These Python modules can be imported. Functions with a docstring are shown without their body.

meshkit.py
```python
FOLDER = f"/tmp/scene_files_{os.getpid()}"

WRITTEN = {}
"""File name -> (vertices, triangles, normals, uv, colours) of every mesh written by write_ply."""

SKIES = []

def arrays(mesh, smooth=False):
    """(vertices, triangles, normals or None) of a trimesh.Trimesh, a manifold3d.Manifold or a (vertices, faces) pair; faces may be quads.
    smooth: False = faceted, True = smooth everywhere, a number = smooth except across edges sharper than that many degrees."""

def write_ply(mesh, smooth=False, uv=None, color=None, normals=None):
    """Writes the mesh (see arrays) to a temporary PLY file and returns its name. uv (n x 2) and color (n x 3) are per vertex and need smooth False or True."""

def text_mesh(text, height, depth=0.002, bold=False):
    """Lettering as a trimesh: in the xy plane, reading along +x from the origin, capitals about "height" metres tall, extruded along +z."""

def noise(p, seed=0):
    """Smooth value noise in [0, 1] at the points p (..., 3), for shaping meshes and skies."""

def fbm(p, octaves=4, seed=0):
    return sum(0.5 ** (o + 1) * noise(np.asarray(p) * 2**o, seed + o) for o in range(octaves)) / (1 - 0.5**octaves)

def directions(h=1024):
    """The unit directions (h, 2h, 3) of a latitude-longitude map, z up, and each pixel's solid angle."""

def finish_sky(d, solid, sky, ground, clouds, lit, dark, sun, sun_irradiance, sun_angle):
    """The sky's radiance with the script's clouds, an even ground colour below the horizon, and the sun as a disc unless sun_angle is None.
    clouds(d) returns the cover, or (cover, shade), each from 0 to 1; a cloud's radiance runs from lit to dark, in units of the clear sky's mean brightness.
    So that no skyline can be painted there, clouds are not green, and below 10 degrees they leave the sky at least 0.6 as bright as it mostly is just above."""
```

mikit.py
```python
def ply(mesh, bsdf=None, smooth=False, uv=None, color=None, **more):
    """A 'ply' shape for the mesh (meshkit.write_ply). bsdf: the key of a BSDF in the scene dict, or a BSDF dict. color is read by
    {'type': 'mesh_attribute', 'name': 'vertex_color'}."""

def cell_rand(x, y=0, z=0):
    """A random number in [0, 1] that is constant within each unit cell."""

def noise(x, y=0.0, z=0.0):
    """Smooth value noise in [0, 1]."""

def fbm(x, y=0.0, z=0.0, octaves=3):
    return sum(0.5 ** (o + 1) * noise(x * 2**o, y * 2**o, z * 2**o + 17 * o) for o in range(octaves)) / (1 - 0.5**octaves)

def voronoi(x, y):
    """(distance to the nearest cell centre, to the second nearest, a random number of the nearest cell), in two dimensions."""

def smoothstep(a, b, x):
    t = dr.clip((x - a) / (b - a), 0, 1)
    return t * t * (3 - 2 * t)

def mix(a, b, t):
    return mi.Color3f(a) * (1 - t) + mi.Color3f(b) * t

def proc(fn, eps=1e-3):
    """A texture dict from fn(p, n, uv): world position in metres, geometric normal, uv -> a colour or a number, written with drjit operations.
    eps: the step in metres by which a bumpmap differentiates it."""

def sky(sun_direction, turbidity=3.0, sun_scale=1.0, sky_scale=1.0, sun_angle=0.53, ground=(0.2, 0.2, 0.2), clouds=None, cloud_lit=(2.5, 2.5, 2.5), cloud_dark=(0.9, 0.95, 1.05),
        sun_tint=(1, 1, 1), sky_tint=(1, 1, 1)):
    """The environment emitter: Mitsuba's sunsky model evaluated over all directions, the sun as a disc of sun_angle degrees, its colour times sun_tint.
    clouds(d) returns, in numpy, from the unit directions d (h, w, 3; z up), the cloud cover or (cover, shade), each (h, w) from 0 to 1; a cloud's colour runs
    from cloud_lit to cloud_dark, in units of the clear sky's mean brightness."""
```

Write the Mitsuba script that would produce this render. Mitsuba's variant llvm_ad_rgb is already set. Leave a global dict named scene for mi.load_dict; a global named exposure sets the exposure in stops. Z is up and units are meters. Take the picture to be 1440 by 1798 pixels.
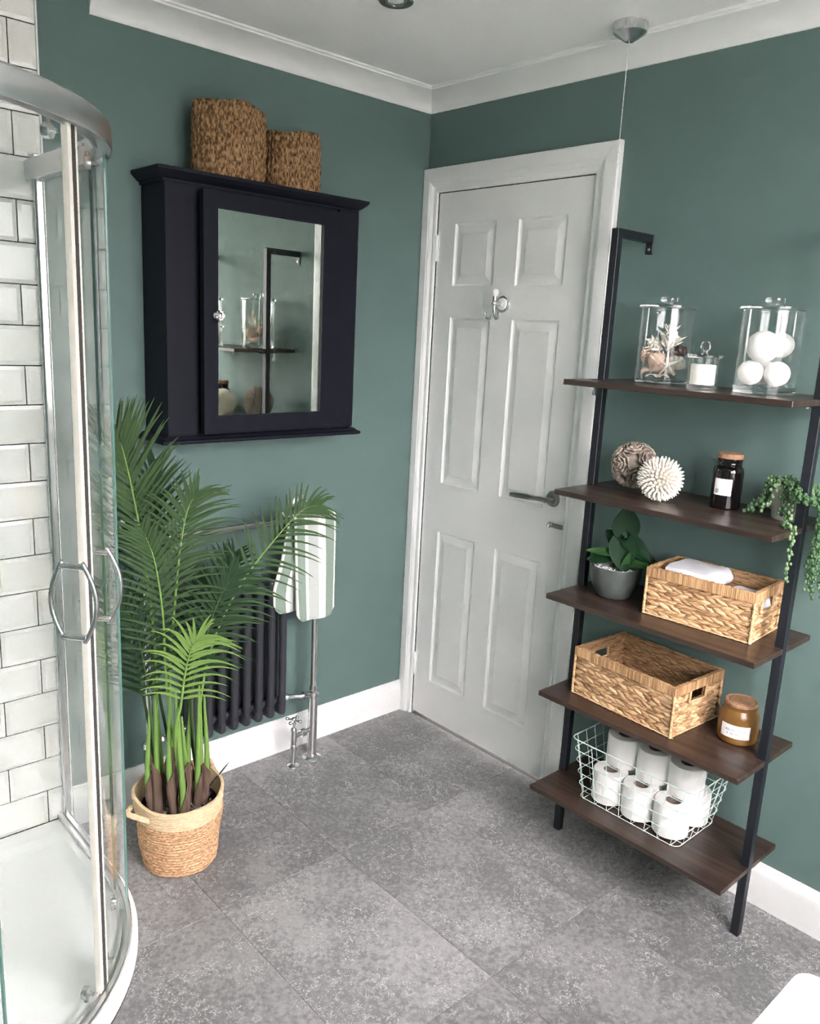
import math, random
import numpy as np
import trimesh, manifold3d
import drjit as dr
import mitsuba as mi
import mikit, meshkit
from mikit import proc, noise, fbm, voronoi, cell_rand, smoothstep, mix
from shapely.geometry import Polygon, box as sbox

PI = math.pi
rng = np.random.default_rng(7)
scene, labels = {}, {}
T = mi.ScalarTransform4f

# ---------------------------------------------------------------- camera, light, exposure
EYE = [2.1038, 2.2722, 1.5133]
FWD = [-0.66194, -0.71697, -0.21862]
UPV = [-0.11097204, -0.19471173, 0.97456275]
scene['camera'] = {'type': 'perspective', 'fov': 2 * math.degrees(math.atan(720 / 1430.375)), 'fov_axis': 'x', 'near_clip': 0.02,
                   'to_world': T().look_at(origin=EYE, target=[a + b for a, b in zip(EYE, FWD)], up=UPV)}
exposure = 7.42
def overcast(d):
    """An even overcast: about three times as bright overhead as at the horizon, all the way round."""
    f = meshkit.fbm(d * 2.5 + 3, 3, 5)
    return np.ones(d.shape[:2]), np.clip(1 - d[..., 2] + 0.25 * (f - 0.5), 0, 1)
scene['sky'] = mikit.sky((-0.45, -0.55, 0.70), turbidity=4.0, sun_scale=0.0, ground=(0.16, 0.16, 0.15), clouds=overcast, cloud_lit=(3.36, 3.16, 3.2), cloud_dark=(1.12, 1.055, 1.065))
XM, YM, H = 2.24, 2.62, 2.312         # room size
WX0, WX1, WZ0, WZ1 = 0.42, 1.78, 0.98, 2.20

# ---------------------------------------------------------------- materials
def mat(name, color, rough=0.5, spec=0.5, metal=0.0, **kw):
    d = {'type': 'principled', 'base_color': color if isinstance(color, dict) else {'type': 'rgb', 'value': list(color)}, 'roughness': rough, 'specular': spec, 'metallic': metal}
    d.update(kw)
    bump = d.pop('bump', None)
    if bump:
        d = {'type': 'bumpmap', 'nested': d, 'arbitrary': bump[0], 'scale': bump[1]}
    scene[name] = {'type': 'twosided', 'nested': d}
    return name

def wall_col(p, n, uv):
    return mix((0.112, 0.172, 0.160), (0.120, 0.183, 0.170), fbm(p.x * 9, p.y * 9, p.z * 9, 3))
TEAL = mat('m_teal', proc(wall_col), 0.62, 0.3)
WHITE = mat('m_white', (0.80, 0.80, 0.79), 0.35, 0.4)
CEIL = mat('m_ceiling', (0.74, 0.74, 0.73), 0.8, 0.2)
def door_bump(p, n, uv):
    return fbm(p.y * 300 + 3 * noise(p.z * 5, p.y * 14), p.z * 12, 0.0, 3)
DOORW = mat('m_door_white', (0.78, 0.78, 0.765), 0.33, 0.4, bump=(proc(door_bump, 6e-4), 0.0002))

TONES = ((0, 0, 0.84), (1, 0, 0.90), (2, 0, 0.90), (0, 1, 0.95), (1, 1, 1.0), (2, 1, 1.08), (3, 1, 0.90), (0, 2, 0.84), (1, 2, 0.86), (2, 2, 0.88))   # printed tile tones; corner row lowered further to paint in its shade
def floor_col(p, n, uv):
    tx, ty = dr.floor(p.x / 0.39), dr.floor(p.y / 0.606)
    r1, r2 = cell_rand(tx, ty, 5), cell_rand(tx, ty, 6)
    x, y = p.x + 7 * r1, p.y + 9 * r2
    cloud = fbm(x * 7, y * 7, 0.0, 4)
    fine = fbm(x * 110, y * 110, 0.0, 4)
    c = mix((0.165, 0.1635, 0.1645), (0.285, 0.281, 0.280), smoothstep(0.3, 0.72, 0.5 * cloud + 0.5 * fine))
    tone = 0.88 + 0.12 * r1
    for a_, b_, k_ in TONES: tone = dr.select((tx == a_) & (ty == b_), k_, tone)
    c = c * tone
    area = 0.25 + 0.75 * smoothstep(0.34, 0.66, fbm(x * 13 + 5, y * 13, 0.0, 3))
    wx, wy = x + 0.005 * noise(x * 150, y * 150), y + 0.005 * noise(x * 150 + 31, y * 150)
    d1, d2, w = voronoi(wx * 135, wy * 135)
    dots = (1 - smoothstep(0.05, 0.24, d1 / (0.3 + 1.2 * w))) * smoothstep(0.45, 0.75, w)
    e1, e2, u = voronoi(wx * 40 + 9, wy * 40)
    shells = smoothstep(0.09, 0.02, dr.abs(e1 - 0.2 - 0.18 * u)) * smoothstep(0.91, 0.93, u) * smoothstep(0.4, 0.6, noise(x * 80, y * 80))
    crumbs = smoothstep(0.52, 0.82, noise(x * 340, y * 340)) * smoothstep(0.35, 0.75, noise(x * 120 + 7, y * 120))
    t = dr.clip(area * (0.62 * dots + 0.62 * crumbs) + 0.45 * shells, 0, 1)
    return mix(c, (0.50, 0.495, 0.485), t)
FLOOR = mat('m_floor', proc(floor_col), 0.42, 0.45)
GROUT = mat('m_grout', (0.045, 0.043, 0.042), 0.9, 0.2)
TILE = mat('m_tile', (0.83, 0.815, 0.775), 0.10, 0.36)
TRAY = mat('m_tray', (0.84, 0.84, 0.83), 0.16, 0.5)
scene['m_chrome'] = {'type': 'twosided', 'nested': {'type': 'roughconductor', 'material': 'Al', 'alpha': 0.05, 'distribution': 'ggx', 'specular_reflectance': {'type': 'rgb', 'value': [0.80, 0.81, 0.81]}}}
CHROME = 'm_chrome'
scene['m_satin'] = {'type': 'twosided', 'nested': {'type': 'roughconductor', 'material': 'Al', 'alpha': 0.10, 'distribution': 'ggx', 'specular_reflectance': {'type': 'rgb', 'value': [0.86, 0.87, 0.87]}}}
SATIN = 'm_satin'
PEWTER = mat('m_pewter', (0.33, 0.33, 0.325), 0.22, 0.5, 1.0)
scene['m_mirror'] = {'type': 'twosided', 'nested': {'type': 'conductor', 'material': 'Ag', 'specular_reflectance': {'type': 'rgb', 'value': [0.88, 0.93, 0.91]}}}
scene['m_screen'] = {'type': 'thindielectric', 'int_ior': 1.5, 'specular_transmittance': {'type': 'rgb', 'value': [0.955, 0.98, 0.97]}}
scene['m_pane'] = {'type': 'thindielectric', 'int_ior': 1.5}
scene['m_jar'] = {'type': 'thindielectric', 'int_ior': 1.28, 'specular_transmittance': {'type': 'rgb', 'value': [0.985, 0.99, 0.99]}}
scene['m_solid_glass'] = {'type': 'dielectric', 'int_ior': 1.5}
GLASS_EDGE = mat('m_glass_edge', (0.10, 0.20, 0.17), 0.1, 0.6)
SEAL = mat('m_seal', (0.66, 0.63, 0.56), 0.4, 0.4)
SEAL_GAPSHADE = mat('m_seal_gapshade', (0.05, 0.047, 0.045), 0.4, 0.4)  # dark magnet seal; also paints the gap shade under the tray
def navy_col(p, n, uv):
    return mix((0.0075, 0.0088, 0.0145), (0.0095, 0.0108, 0.0175), fbm(p.x * 30, p.y * 30, p.z * 10, 3))
NAVY = mat('m_navy', proc(navy_col), 0.5, 0.16)
ANTHRA = mat('m_anthracite', (0.032, 0.034, 0.042), 0.35, 0.5)
BLACK = mat('m_black_metal', (0.010, 0.0125, 0.017), 0.42, 0.45)
def wood_col(p, n, uv):
    g = fbm(p.x * 70 + 2 * noise(p.y * 5, p.x * 9), p.y * 3.5, p.z * 40, 4)
    f = noise(p.x * 420, p.y * 9, p.z * 300)
    return mix((0.019, 0.0118, 0.0092), (0.068, 0.041, 0.031), dr.clip(0.15 + 0.9 * (g - 0.3) + 0.25 * (f - 0.5), 0, 1))
WOOD = mat('m_walnut', proc(wood_col), 0.33, 0.5)
def weave_col(p, n, uv):
    f = fbm(p.x * 260, p.y * 260, p.z * 90, 3)
    return mix((0.075, 0.036, 0.015), (0.36, 0.215, 0.105), smoothstep(0.25, 0.75, f))
SEAGRASS = mat('m_seagrass', proc(weave_col), 0.75, 0.25)
def straw(a, b, s):
    def fn(p, n, uv):
        f = fbm((p.x + p.y) * 30 * s, (p.x - p.y) * 30 * s, p.z * 420, 3)
        return mix(a, b, smoothstep(0.2, 0.75, f))
    return fn
STRAW = [mat('m_straw_a', proc(straw((0.36, 0.20, 0.09), (0.70, 0.48, 0.28), 1)), 0.55, 0.35),
         mat('m_straw_b', proc(straw((0.25, 0.13, 0.055), (0.58, 0.37, 0.20), 1.1)), 0.55, 0.35),
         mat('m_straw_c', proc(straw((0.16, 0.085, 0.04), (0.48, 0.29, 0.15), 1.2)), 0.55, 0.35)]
def rim_col(p, n, uv):
    r = cell_rand(dr.floor((p.x * 0.9 + p.y) * 210), 1, 3)
    return mix((0.24, 0.125, 0.055), (0.62, 0.39, 0.20), r * 0.75 + 0.25 * noise(p.x * 500, p.y * 500, p.z * 60))
RIM = mat('m_rim_straw', proc(rim_col), 0.6, 0.3)
def cream_col(p, n, uv):
    return mix((0.50, 0.36, 0.20), (0.80, 0.64, 0.43), fbm(p.x * 130, p.y * 130, p.z * 240, 3))
ROPE = mat('m_cream_rope', proc(cream_col), 0.8, 0.2)
def tan_col(p, n, uv):
    return mix((0.34, 0.18, 0.085), (0.72, 0.46, 0.27), smoothstep(0.2, 0.8, fbm((p.x + p.y) * 120, (p.x - p.y) * 120, p.z * 330, 3)))
TAN = mat('m_tan_grass', proc(tan_col), 0.75, 0.25)
SOIL = mat('m_soil', (0.018, 0.015, 0.013), 0.95, 0.1)
def pebble_col(p, n, uv):
    return mix((0.06, 0.05, 0.043), (0.34, 0.29, 0.25), cell_rand(p.x * 140, p.y * 140, 3))
PEBBLE = mat('m_pebble', proc(pebble_col), 0.7, 0.3)
def pale_col(p, n, uv):
    return mix((0.35, 0.36, 0.35), (0.78, 0.78, 0.76), cell_rand(p.x * 260, p.y * 260, 3))
PALEPEBBLE = mat('m_pale_pebble', proc(pale_col), 0.6, 0.4)
def leaf(name, col, tr, rough=0.45, dt=0.5):
    scene[name] = {'type': 'principledthin', 'base_color': {'type': 'rgb', 'value': list(col)}, 'roughness': rough, 'diff_trans': dt, 'spec_trans': 0.0, 'eta': 1.4}
    return name
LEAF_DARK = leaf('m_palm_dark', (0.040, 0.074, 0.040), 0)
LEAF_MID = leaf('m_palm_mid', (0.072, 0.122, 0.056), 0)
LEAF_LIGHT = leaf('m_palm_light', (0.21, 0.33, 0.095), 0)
STEMG = mat('m_palm_stem', (0.16, 0.28, 0.065), 0.5, 0.3)
def bark_col(p, n, uv):
    return mix((0.055, 0.032, 0.022), (0.19, 0.13, 0.10), fbm(p.x * 160, p.y * 160, p.z * 14, 3))
BARK = mat('m_palm_sheath', proc(bark_col), 0.8, 0.2)
LEAF_WAX = mat('m_waxy_leaf', (0.010, 0.034, 0.014), 0.5, 0.10)
LEAF_WAX2 = mat('m_waxy_leaf_light', (0.032, 0.085, 0.028), 0.5, 0.12)
PEARL = mat('m_pearls', (0.060, 0.125, 0.055), 0.45, 0.3)
PEARL2 = mat('m_pearls_pale', (0.145, 0.235, 0.115), 0.45, 0.3)
def stone_col(p, n, uv):
    return mix((0.046, 0.053, 0.049), (0.085, 0.096, 0.089), fbm(p.x * 60, p.y * 60, p.z * 25, 4))
STONEPOT = mat('m_grey_glaze', proc(stone_col), 0.28, 0.5)
def concrete_col(p, n, uv):
    return mix((0.26, 0.25, 0.23), (0.37, 0.355, 0.33), fbm(p.x * 90, p.y * 90, p.z * 90, 4))
CONCRETE = mat('m_concrete', proc(concrete_col), 0.85, 0.2)
WAX = mat('m_candle_wax', (0.80, 0.78, 0.72), 0.45, 0.4)
def towel_col(p, n, uv):
    u = uv.x
    def band(a, b):
        return smoothstep(a - 0.006, a + 0.006, u) * (1 - smoothstep(b - 0.006, b + 0.006, u))
    c = mix((0.80, 0.80, 0.75), (0.26, 0.335, 0.275), dr.clip(band(0.045, 0.23) + band(0.74, 0.955), 0, 1))
    c = mix(c, (0.52, 0.55, 0.52), band(0.31, 0.57))
    return c * (0.9 + 0.2 * noise(p.x * 700, p.y * 700, p.z * 700))
def terry(p, n, uv):
    return noise(p.x * 600, p.y * 600, p.z * 600)
TOWEL = mat('m_striped_towel', proc(towel_col), 0.95, 0.1, bump=(proc(terry, 4e-4), 0.0006))
FLANNEL = mat('m_flannel', (0.68, 0.68, 0.71), 0.95, 0.1, bump=(proc(terry, 4e-4), 0.0008))
PAPER = mat('m_tissue', (0.83, 0.82, 0.80), 0.9, 0.15)
CARD = mat('m_cardboard', (0.23, 0.19, 0.16), 0.9, 0.1)
WIRE = mat('m_mint_wire', (0.62, 0.74, 0.68), 0.4, 0.4)
def petal_col(p, n, uv):
    return mix((0.29, 0.235, 0.19), (0.56, 0.485, 0.42), fbm(p.x * 190, p.y * 190, p.z * 190, 3))
PETAL = mat('m_wood_petal', proc(petal_col), 0.85, 0.15)
SHELLW = mat('m_white_shell', (0.74, 0.70, 0.62), 0.3, 0.5)
SHELLCORE = mat('m_shell_core', (0.30, 0.27, 0.22), 0.8, 0.2)
AMBERDARK = mat('m_dark_glass', (0.004, 0.003, 0.003), 0.06, 0.5)
def amber_col(p, n, uv):
    return mix((0.15, 0.072, 0.018), (0.185, 0.092, 0.024), noise(p.x * 40, p.y * 40, p.z * 40))
AMBER = mat('m_amber_frosted', proc(amber_col), 0.28, 0.5)
def lid_col(p, n, uv):
    return mix((0.20, 0.105, 0.055), (0.42, 0.24, 0.145), fbm(p.x * 40, p.y * 260, p.z * 200, 3))
LIDWOOD = mat('m_lid_wood', proc(lid_col), 0.6, 0.3)
LABEL = mat('m_label', (0.80, 0.79, 0.79), 0.6, 0.3)
INK = mat('m_ink', (0.13, 0.13, 0.15), 0.7, 0.2)
INKPALE = mat('m_ink_pale', (0.42, 0.40, 0.39), 0.7, 0.2)
def bomb_col(p, n, uv):
    return mix((0.72, 0.70, 0.67), (0.84, 0.83, 0.81), fbm(p.x * 60, p.y * 60, p.z * 60, 4))
BOMB = mat('m_bath_bomb', proc(bomb_col), 0.9, 0.15)
def conch_col(p, n, uv):
    return mix((0.60, 0.38, 0.29), (0.80, 0.66, 0.55), fbm(p.x * 45, p.y * 45, p.z * 60, 4))
CONCH = mat('m_pink_conch', proc(conch_col), 0.4, 0.4)
def oyster_col(p, n, uv):
    return mix((0.22, 0.21, 0.18), (0.62, 0.60, 0.53), fbm(p.x * 110, p.y * 110, p.z * 110, 4))
OYSTER = mat('m_grey_shell', proc(oyster_col), 0.7, 0.3)
BROWNSHELL = mat('m_brown_shell', (0.055, 0.03, 0.026), 0.35, 0.5)
CERAMIC = mat('m_white_ceramic', (0.82, 0.82, 0.82), 0.12, 0.5)
CORD = mat('m_cord', (0.75, 0.75, 0.72), 0.7, 0.2)
BULB = mat('m_lamp_lens', (0.65, 0.65, 0.62), 0.2, 0.5)

# ---------------------------------------------------------------- helpers
USED = set()
def num(key):
    k, i = key, 0
    while k in USED:
        i += 1
        k = f'{key}_{i:03d}'
    USED.add(k)
    return k
def thing(key, label=None, cat=None, group=None, kind=None):
    k = num(key)
    d = {}
    for a, b in (('label', label), ('category', cat), ('group', group), ('kind', kind)):
        if b: d[a] = b
    if d: labels[k] = d
    return k
def obj(key, mesh, m, parent=None, smooth=False, label=None, kind=None, **kw):
    k = num(parent + '__' + key if parent else key)
    scene[k] = mesh if isinstance(mesh, dict) else mikit.ply(mesh, m, smooth, **kw)
    if label or kind:
        labels[k] = {a: b for a, b in (('label', label), ('kind', kind)) if b}
    return k
def one(key, mesh, m, label, cat, group=None, smooth=False, kind=None, **kw):
    k = thing(key, label, cat, group, kind)
    scene[k] = mikit.ply(mesh, m, smooth, **kw)
    return k
def struct(key, mesh, m, smooth=False, label=None):
    k = thing(key, label, None, None, 'structure')
    scene[k] = mikit.ply(mesh, m, smooth)
    return k
def TM(v, f):
    return trimesh.Trimesh(np.asarray(v, float), np.asarray(f, int), process=False)
def cat(ms):
    ms = list(ms)
    n, V, F = 0, [], []
    for m in ms:
        V.append(np.asarray(m.vertices)); F.append(np.asarray(m.faces) + n); n += len(m.vertices)
    return TM(np.vstack(V), np.vstack(F))
def mv(m, M=None, t=(0, 0, 0)):
    v = np.asarray(m.vertices)
    if M is not None: v = v @ np.asarray(M).T
    return TM(v + np.asarray(t, float), m.faces)
def rot(axis, deg):
    return trimesh.transformations.rotation_matrix(math.radians(deg), axis)[:3, :3]
def frame(z, hint=(0, 0, 1)):
    """Rotation whose third column is z."""
    z = np.asarray(z, float) / np.linalg.norm(z)
    h = np.asarray(hint, float)
    if abs(z @ h) / np.linalg.norm(h) > 0.97: h = np.array([1.0, 0, 0]) if abs(z[0]) < 0.9 else np.array([0, 1.0, 0])
    x = np.cross(h, z); x /= np.linalg.norm(x)
    return np.stack([x, np.cross(z, x), z], 1)
def grid(P, cu=False, cv=False):
    P = np.asarray(P, float); n, m = P.shape[:2]
    i = np.arange(n if cu else n - 1); j = np.arange(m if cv else m - 1)
    I, J = np.meshgrid(i, j, indexing='ij')
    a = I * m + J; b = ((I + 1) % n) * m + J; c = ((I + 1) % n) * m + (J + 1) % m; d = I * m + (J + 1) % m
    q = np.stack([a, b, c, d], -1).reshape(-1, 4)
    return TM(P.reshape(-1, 3), np.vstack([q[:, [0, 1, 2]], q[:, [0, 2, 3]]]))
def hull(pts):
    return trimesh.convex.convex_hull(np.asarray(pts, float))
def cbox(lo, hi, b=0.002):
    lo, hi = np.asarray(lo, float), np.asarray(hi, float)
    b = min(b, 0.45 * (hi - lo).min())
    pts = []
    for s in np.ndindex(2, 2, 2):
        c = np.where(s, hi, lo); d = np.where(s, -1, 1) * b
        for k in range(3):
            e = c + d; e[k] = c[k]; pts.append(e)
    return hull(pts)
def box(lo, hi):
    lo, hi = np.asarray(lo, float), np.asarray(hi, float)
    m = trimesh.creation.box(hi - lo); m.apply_translation((lo + hi) / 2)
    return m
def lathe(prof, n=40, c=(0, 0, 0), a=1.0, b=1.0):
    prof = np.asarray(prof, float); th = np.linspace(0, 2 * PI, n, endpoint=False)
    P = np.stack([np.outer(prof[:, 0], np.cos(th)) * a, np.outer(prof[:, 0], np.sin(th)) * b, np.repeat(prof[:, 1:2], n, 1)], -1)
    m = grid(P, False, True)
    f = m.faces[:, ::-1]
    return TM(m.vertices + np.asarray(c, float), f)
def spline(pts, n):
    pts = np.asarray(pts, float)
    P = np.vstack([2 * pts[0] - pts[1], pts, 2 * pts[-1] - pts[-2]])
    out = []
    k = len(pts) - 1
    for t in np.linspace(0, k, n):
        i = min(int(t), k - 1); u = t - i
        p0, p1, p2, p3 = P[i:i + 4]
        out.append(0.5 * (2 * p1 + (p2 - p0) * u + (2 * p0 - 5 * p1 + 4 * p2 - p3) * u * u + (3 * p1 - p0 - 3 * p2 + p3) * u ** 3))
    return np.array(out)
def tube(path, r, n=10, closed=False, caps=True):
    p = np.asarray(path, float); k = len(p)
    r = np.broadcast_to(r, (k,)).astype(float)
    if closed: t = np.roll(p, -1, 0) - np.roll(p, 1, 0)
    else: t = np.gradient(p, axis=0)
    t /= np.linalg.norm(t, axis=1, keepdims=True) + 1e-12
    u = np.cross(t[0], [0, 0, 1.0]) if abs(t[0][2]) < 0.9 else np.cross(t[0], [1.0, 0, 0])
    U = []
    for q in t:
        u = u - q * (u @ q); u /= np.linalg.norm(u) + 1e-12; U.append(u)
    U = np.array(U); W = np.cross(t, U)
    th = np.linspace(0, 2 * PI, n, endpoint=False)
    P = p[:, None] + r[:, None, None] * (np.cos(th)[None, :, None] * U[:, None] + np.sin(th)[None, :, None] * W[:, None])
    if caps and not closed:
        P = np.concatenate([np.repeat(p[None, :1], n, 1), P, np.repeat(p[None, -1:], n, 1)], 0)
    return grid(P, closed, True)
def rod(a, b, r, n=12):
    return tube([a, b], r, n)
def ball(c, r, sub=2, s=(1, 1, 1)):
    m = trimesh.creation.icosphere(subdivisions=sub, radius=1.0)
    return TM(m.vertices * r * np.asarray(s) + np.asarray(c, float), m.faces)
def prism(poly, axis, a, b):
    """Extrude a 2-D outline: axis x maps (u,v)->(y,z), y -> (x,z), z -> (x,y)."""
    m = trimesh.creation.extrude_polygon(poly if isinstance(poly, Polygon) else Polygon(poly), b - a, engine='earcut')
    v = np.asarray(m.vertices); w = v[:, 2] + a
    if axis == 'z': return TM(np.stack([v[:, 0], v[:, 1], w], 1), m.faces)
    if axis == 'x': return TM(np.stack([w, v[:, 0], v[:, 1]], 1), m.faces)
    return TM(np.stack([v[:, 0], w, v[:, 1]], 1), m.faces[:, ::-1])
def man(m):
    return manifold3d.Manifold(manifold3d.Mesh(np.asarray(m.vertices, np.float32), np.asarray(m.faces, np.uint32)))
def unman(M):
    q = M.to_mesh()
    return TM(q.vert_properties[:, :3], q.tri_verts)
def loft(loops, cap0=True, cap1=True):
    P = np.asarray(loops, float)
    m = grid(P, False, True)
    V, F, n = [m.vertices], [m.faces], len(m.vertices)
    k = P.shape[1]
    for on, base, loop, flip in ((cap0, 0, P[0], True), (cap1, (len(P) - 1) * k, P[-1], False)):
        if on:
            V.append(loop.mean(0)[None]); j = np.arange(k)
            f = np.stack([base + j, base + (j + 1) % k, np.full(k, n)], 1)
            F.append(f[:, ::-1] if flip else f); n += 1
    return TM(np.vstack(V), np.vstack(F))
def solidify(P, th):
    """A closed sheet of thickness th from a grid of points."""
    P = np.asarray(P, float)
    du, dv = np.gradient(P, axis=0), np.gradient(P, axis=1)
    N = np.cross(du, dv); N /= np.linalg.norm(N, axis=2, keepdims=True) + 1e-12
    A, B = P + N * th / 2, P - N * th / 2
    n, m = P.shape[:2]
    ring = np.concatenate([A, B[:, ::-1]], 1)
    body = grid(ring, False, True)
    e0, e1 = np.stack([A[0], B[0]]), np.stack([B[-1], A[-1]])
    return cat([body, grid(e0), grid(e1)])

# ================================================================ the room
struct('floor', box((-0.12, -0.12, -0.1), (XM + 0.1, YM + 0.1, -0.0035)), GROUT)
for i in range(6):
    for j in range(5):
        x0, x1, y0, y1 = max(i * 0.39, 0.0), min((i + 1) * 0.39, XM), j * 0.606, min((j + 1) * 0.606, YM)
        if x1 - x0 > 0.02 and y1 - y0 > 0.02:
            g = 0.0004
            obj('tile', cbox((x0 + g, y0 + g, -0.0034), (x1 - g, y1 - g, 0.0), 0.0011), FLOOR, 'floor')
struct('ceiling', box((-0.12, -0.12, H), (XM + 0.1, YM + 0.1, H + 0.1)), CEIL)
struct('wall_left', box((-0.12, -0.12, -0.05), (XM + 0.1, 0.0, H)), TEAL)
DY0, DY1, DZ = 0.062, 0.733, 1.986
wall = prism(Polygon([(-0.0, -0.05), (YM + 0.1, -0.05), (YM + 0.1, H), (0.0, H)]).difference(sbox(DY0 - 0.003, -0.06, DY1 + 0.003, DZ + 0.004)), 'x', -0.12, 0.0)
struct('wall_right', wall, TEAL)
struct('wall_rear', box((XM, 0.0, -0.05), (XM + 0.1, YM + 0.1, H)), TEAL)
wn = prism(Polygon([(0.0, -0.05), (XM, -0.05), (XM, H), (0.0, H)]).difference(sbox(WX0, WZ0, WX1, WZ1)), 'y', YM, YM + 0.12)
struct('wall_near', wn, TEAL)

# window above the bath: white frame, two clear casements onto the sky
w = thing('window_1', None, None, None, 'structure')
fr = []
for a in ((WX0, WZ0, WX1, WZ0 + 0.05), (WX0, WZ1 - 0.05, WX1, WZ1), (WX0, WZ0, WX0 + 0.05, WZ1), (WX1 - 0.05, WZ0, WX1, WZ1), ((WX0 + WX1) / 2 - 0.035, WZ0, (WX0 + WX1) / 2 + 0.035, WZ1)):
    fr.append(cbox((a[0], YM + 0.03, a[1]), (a[2], YM + 0.09, a[3]), 0.004))
obj('frame', cat(fr), WHITE, w)
for a, b in ((WX0 + 0.05, (WX0 + WX1) / 2 - 0.035), ((WX0 + WX1) / 2 + 0.035, WX1 - 0.05)):
    pane = TM([(a, YM + 0.06, WZ0 + 0.05), (b, YM + 0.06, WZ0 + 0.05), (b, YM + 0.06, WZ1 - 0.05), (a, YM + 0.06, WZ1 - 0.05)], [(0, 1, 2), (0, 2, 3)])
    obj('pane', pane, 'm_pane', w)
obj('sill', cbox((WX0 - 0.03, YM - 0.02, WZ0 - 0.025), (WX1 + 0.03, YM + 0.03, WZ0), 0.004), WHITE, w)

# coving: fillet, cove, lower bead
e, hc = 0.09, 2.2515
arc = [(0.005 + (e - 0.015) * (1 - math.cos(t)), hc + 0.003 + (H - 0.011 - hc - 0.003) * math.sin(t)) for t in np.linspace(0, PI / 2, 10)]
cove = [(0, hc), (0.005, hc)] + arc + [(e - 0.0095, H - 0.006), (e, H - 0.006), (e, H), (0, H)]
def run(profile, axis, a, b, mitre=False, off=0.0):
    """profile (out, z) extruded along x (out = y) or y (out = x); mitre: the end at a is cut at 45 degrees for an inside corner."""
    L0 = [((a + (o if mitre else 0)), o, z) for o, z in profile]
    L1 = [(b, o, z) for o, z in profile]
    P = np.array([L0, L1])
    if axis == 'y': P = P[..., [1, 0, 2]]
    tri = trimesh.creation.triangulate_polygon(Polygon(profile), engine='earcut')
    m = grid(P, False, True)
    k = len(profile)
    tf = np.asarray(tri[1])
    tv = np.asarray(tri[0])
    idx = [int(np.argmin(((np.asarray(profile) - q) ** 2).sum(1))) for q in tv]
    idx = np.array(idx)
    F = np.vstack([m.faces, idx[tf], idx[tf][:, ::-1] + k])
    return TM(m.vertices, F)
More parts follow.
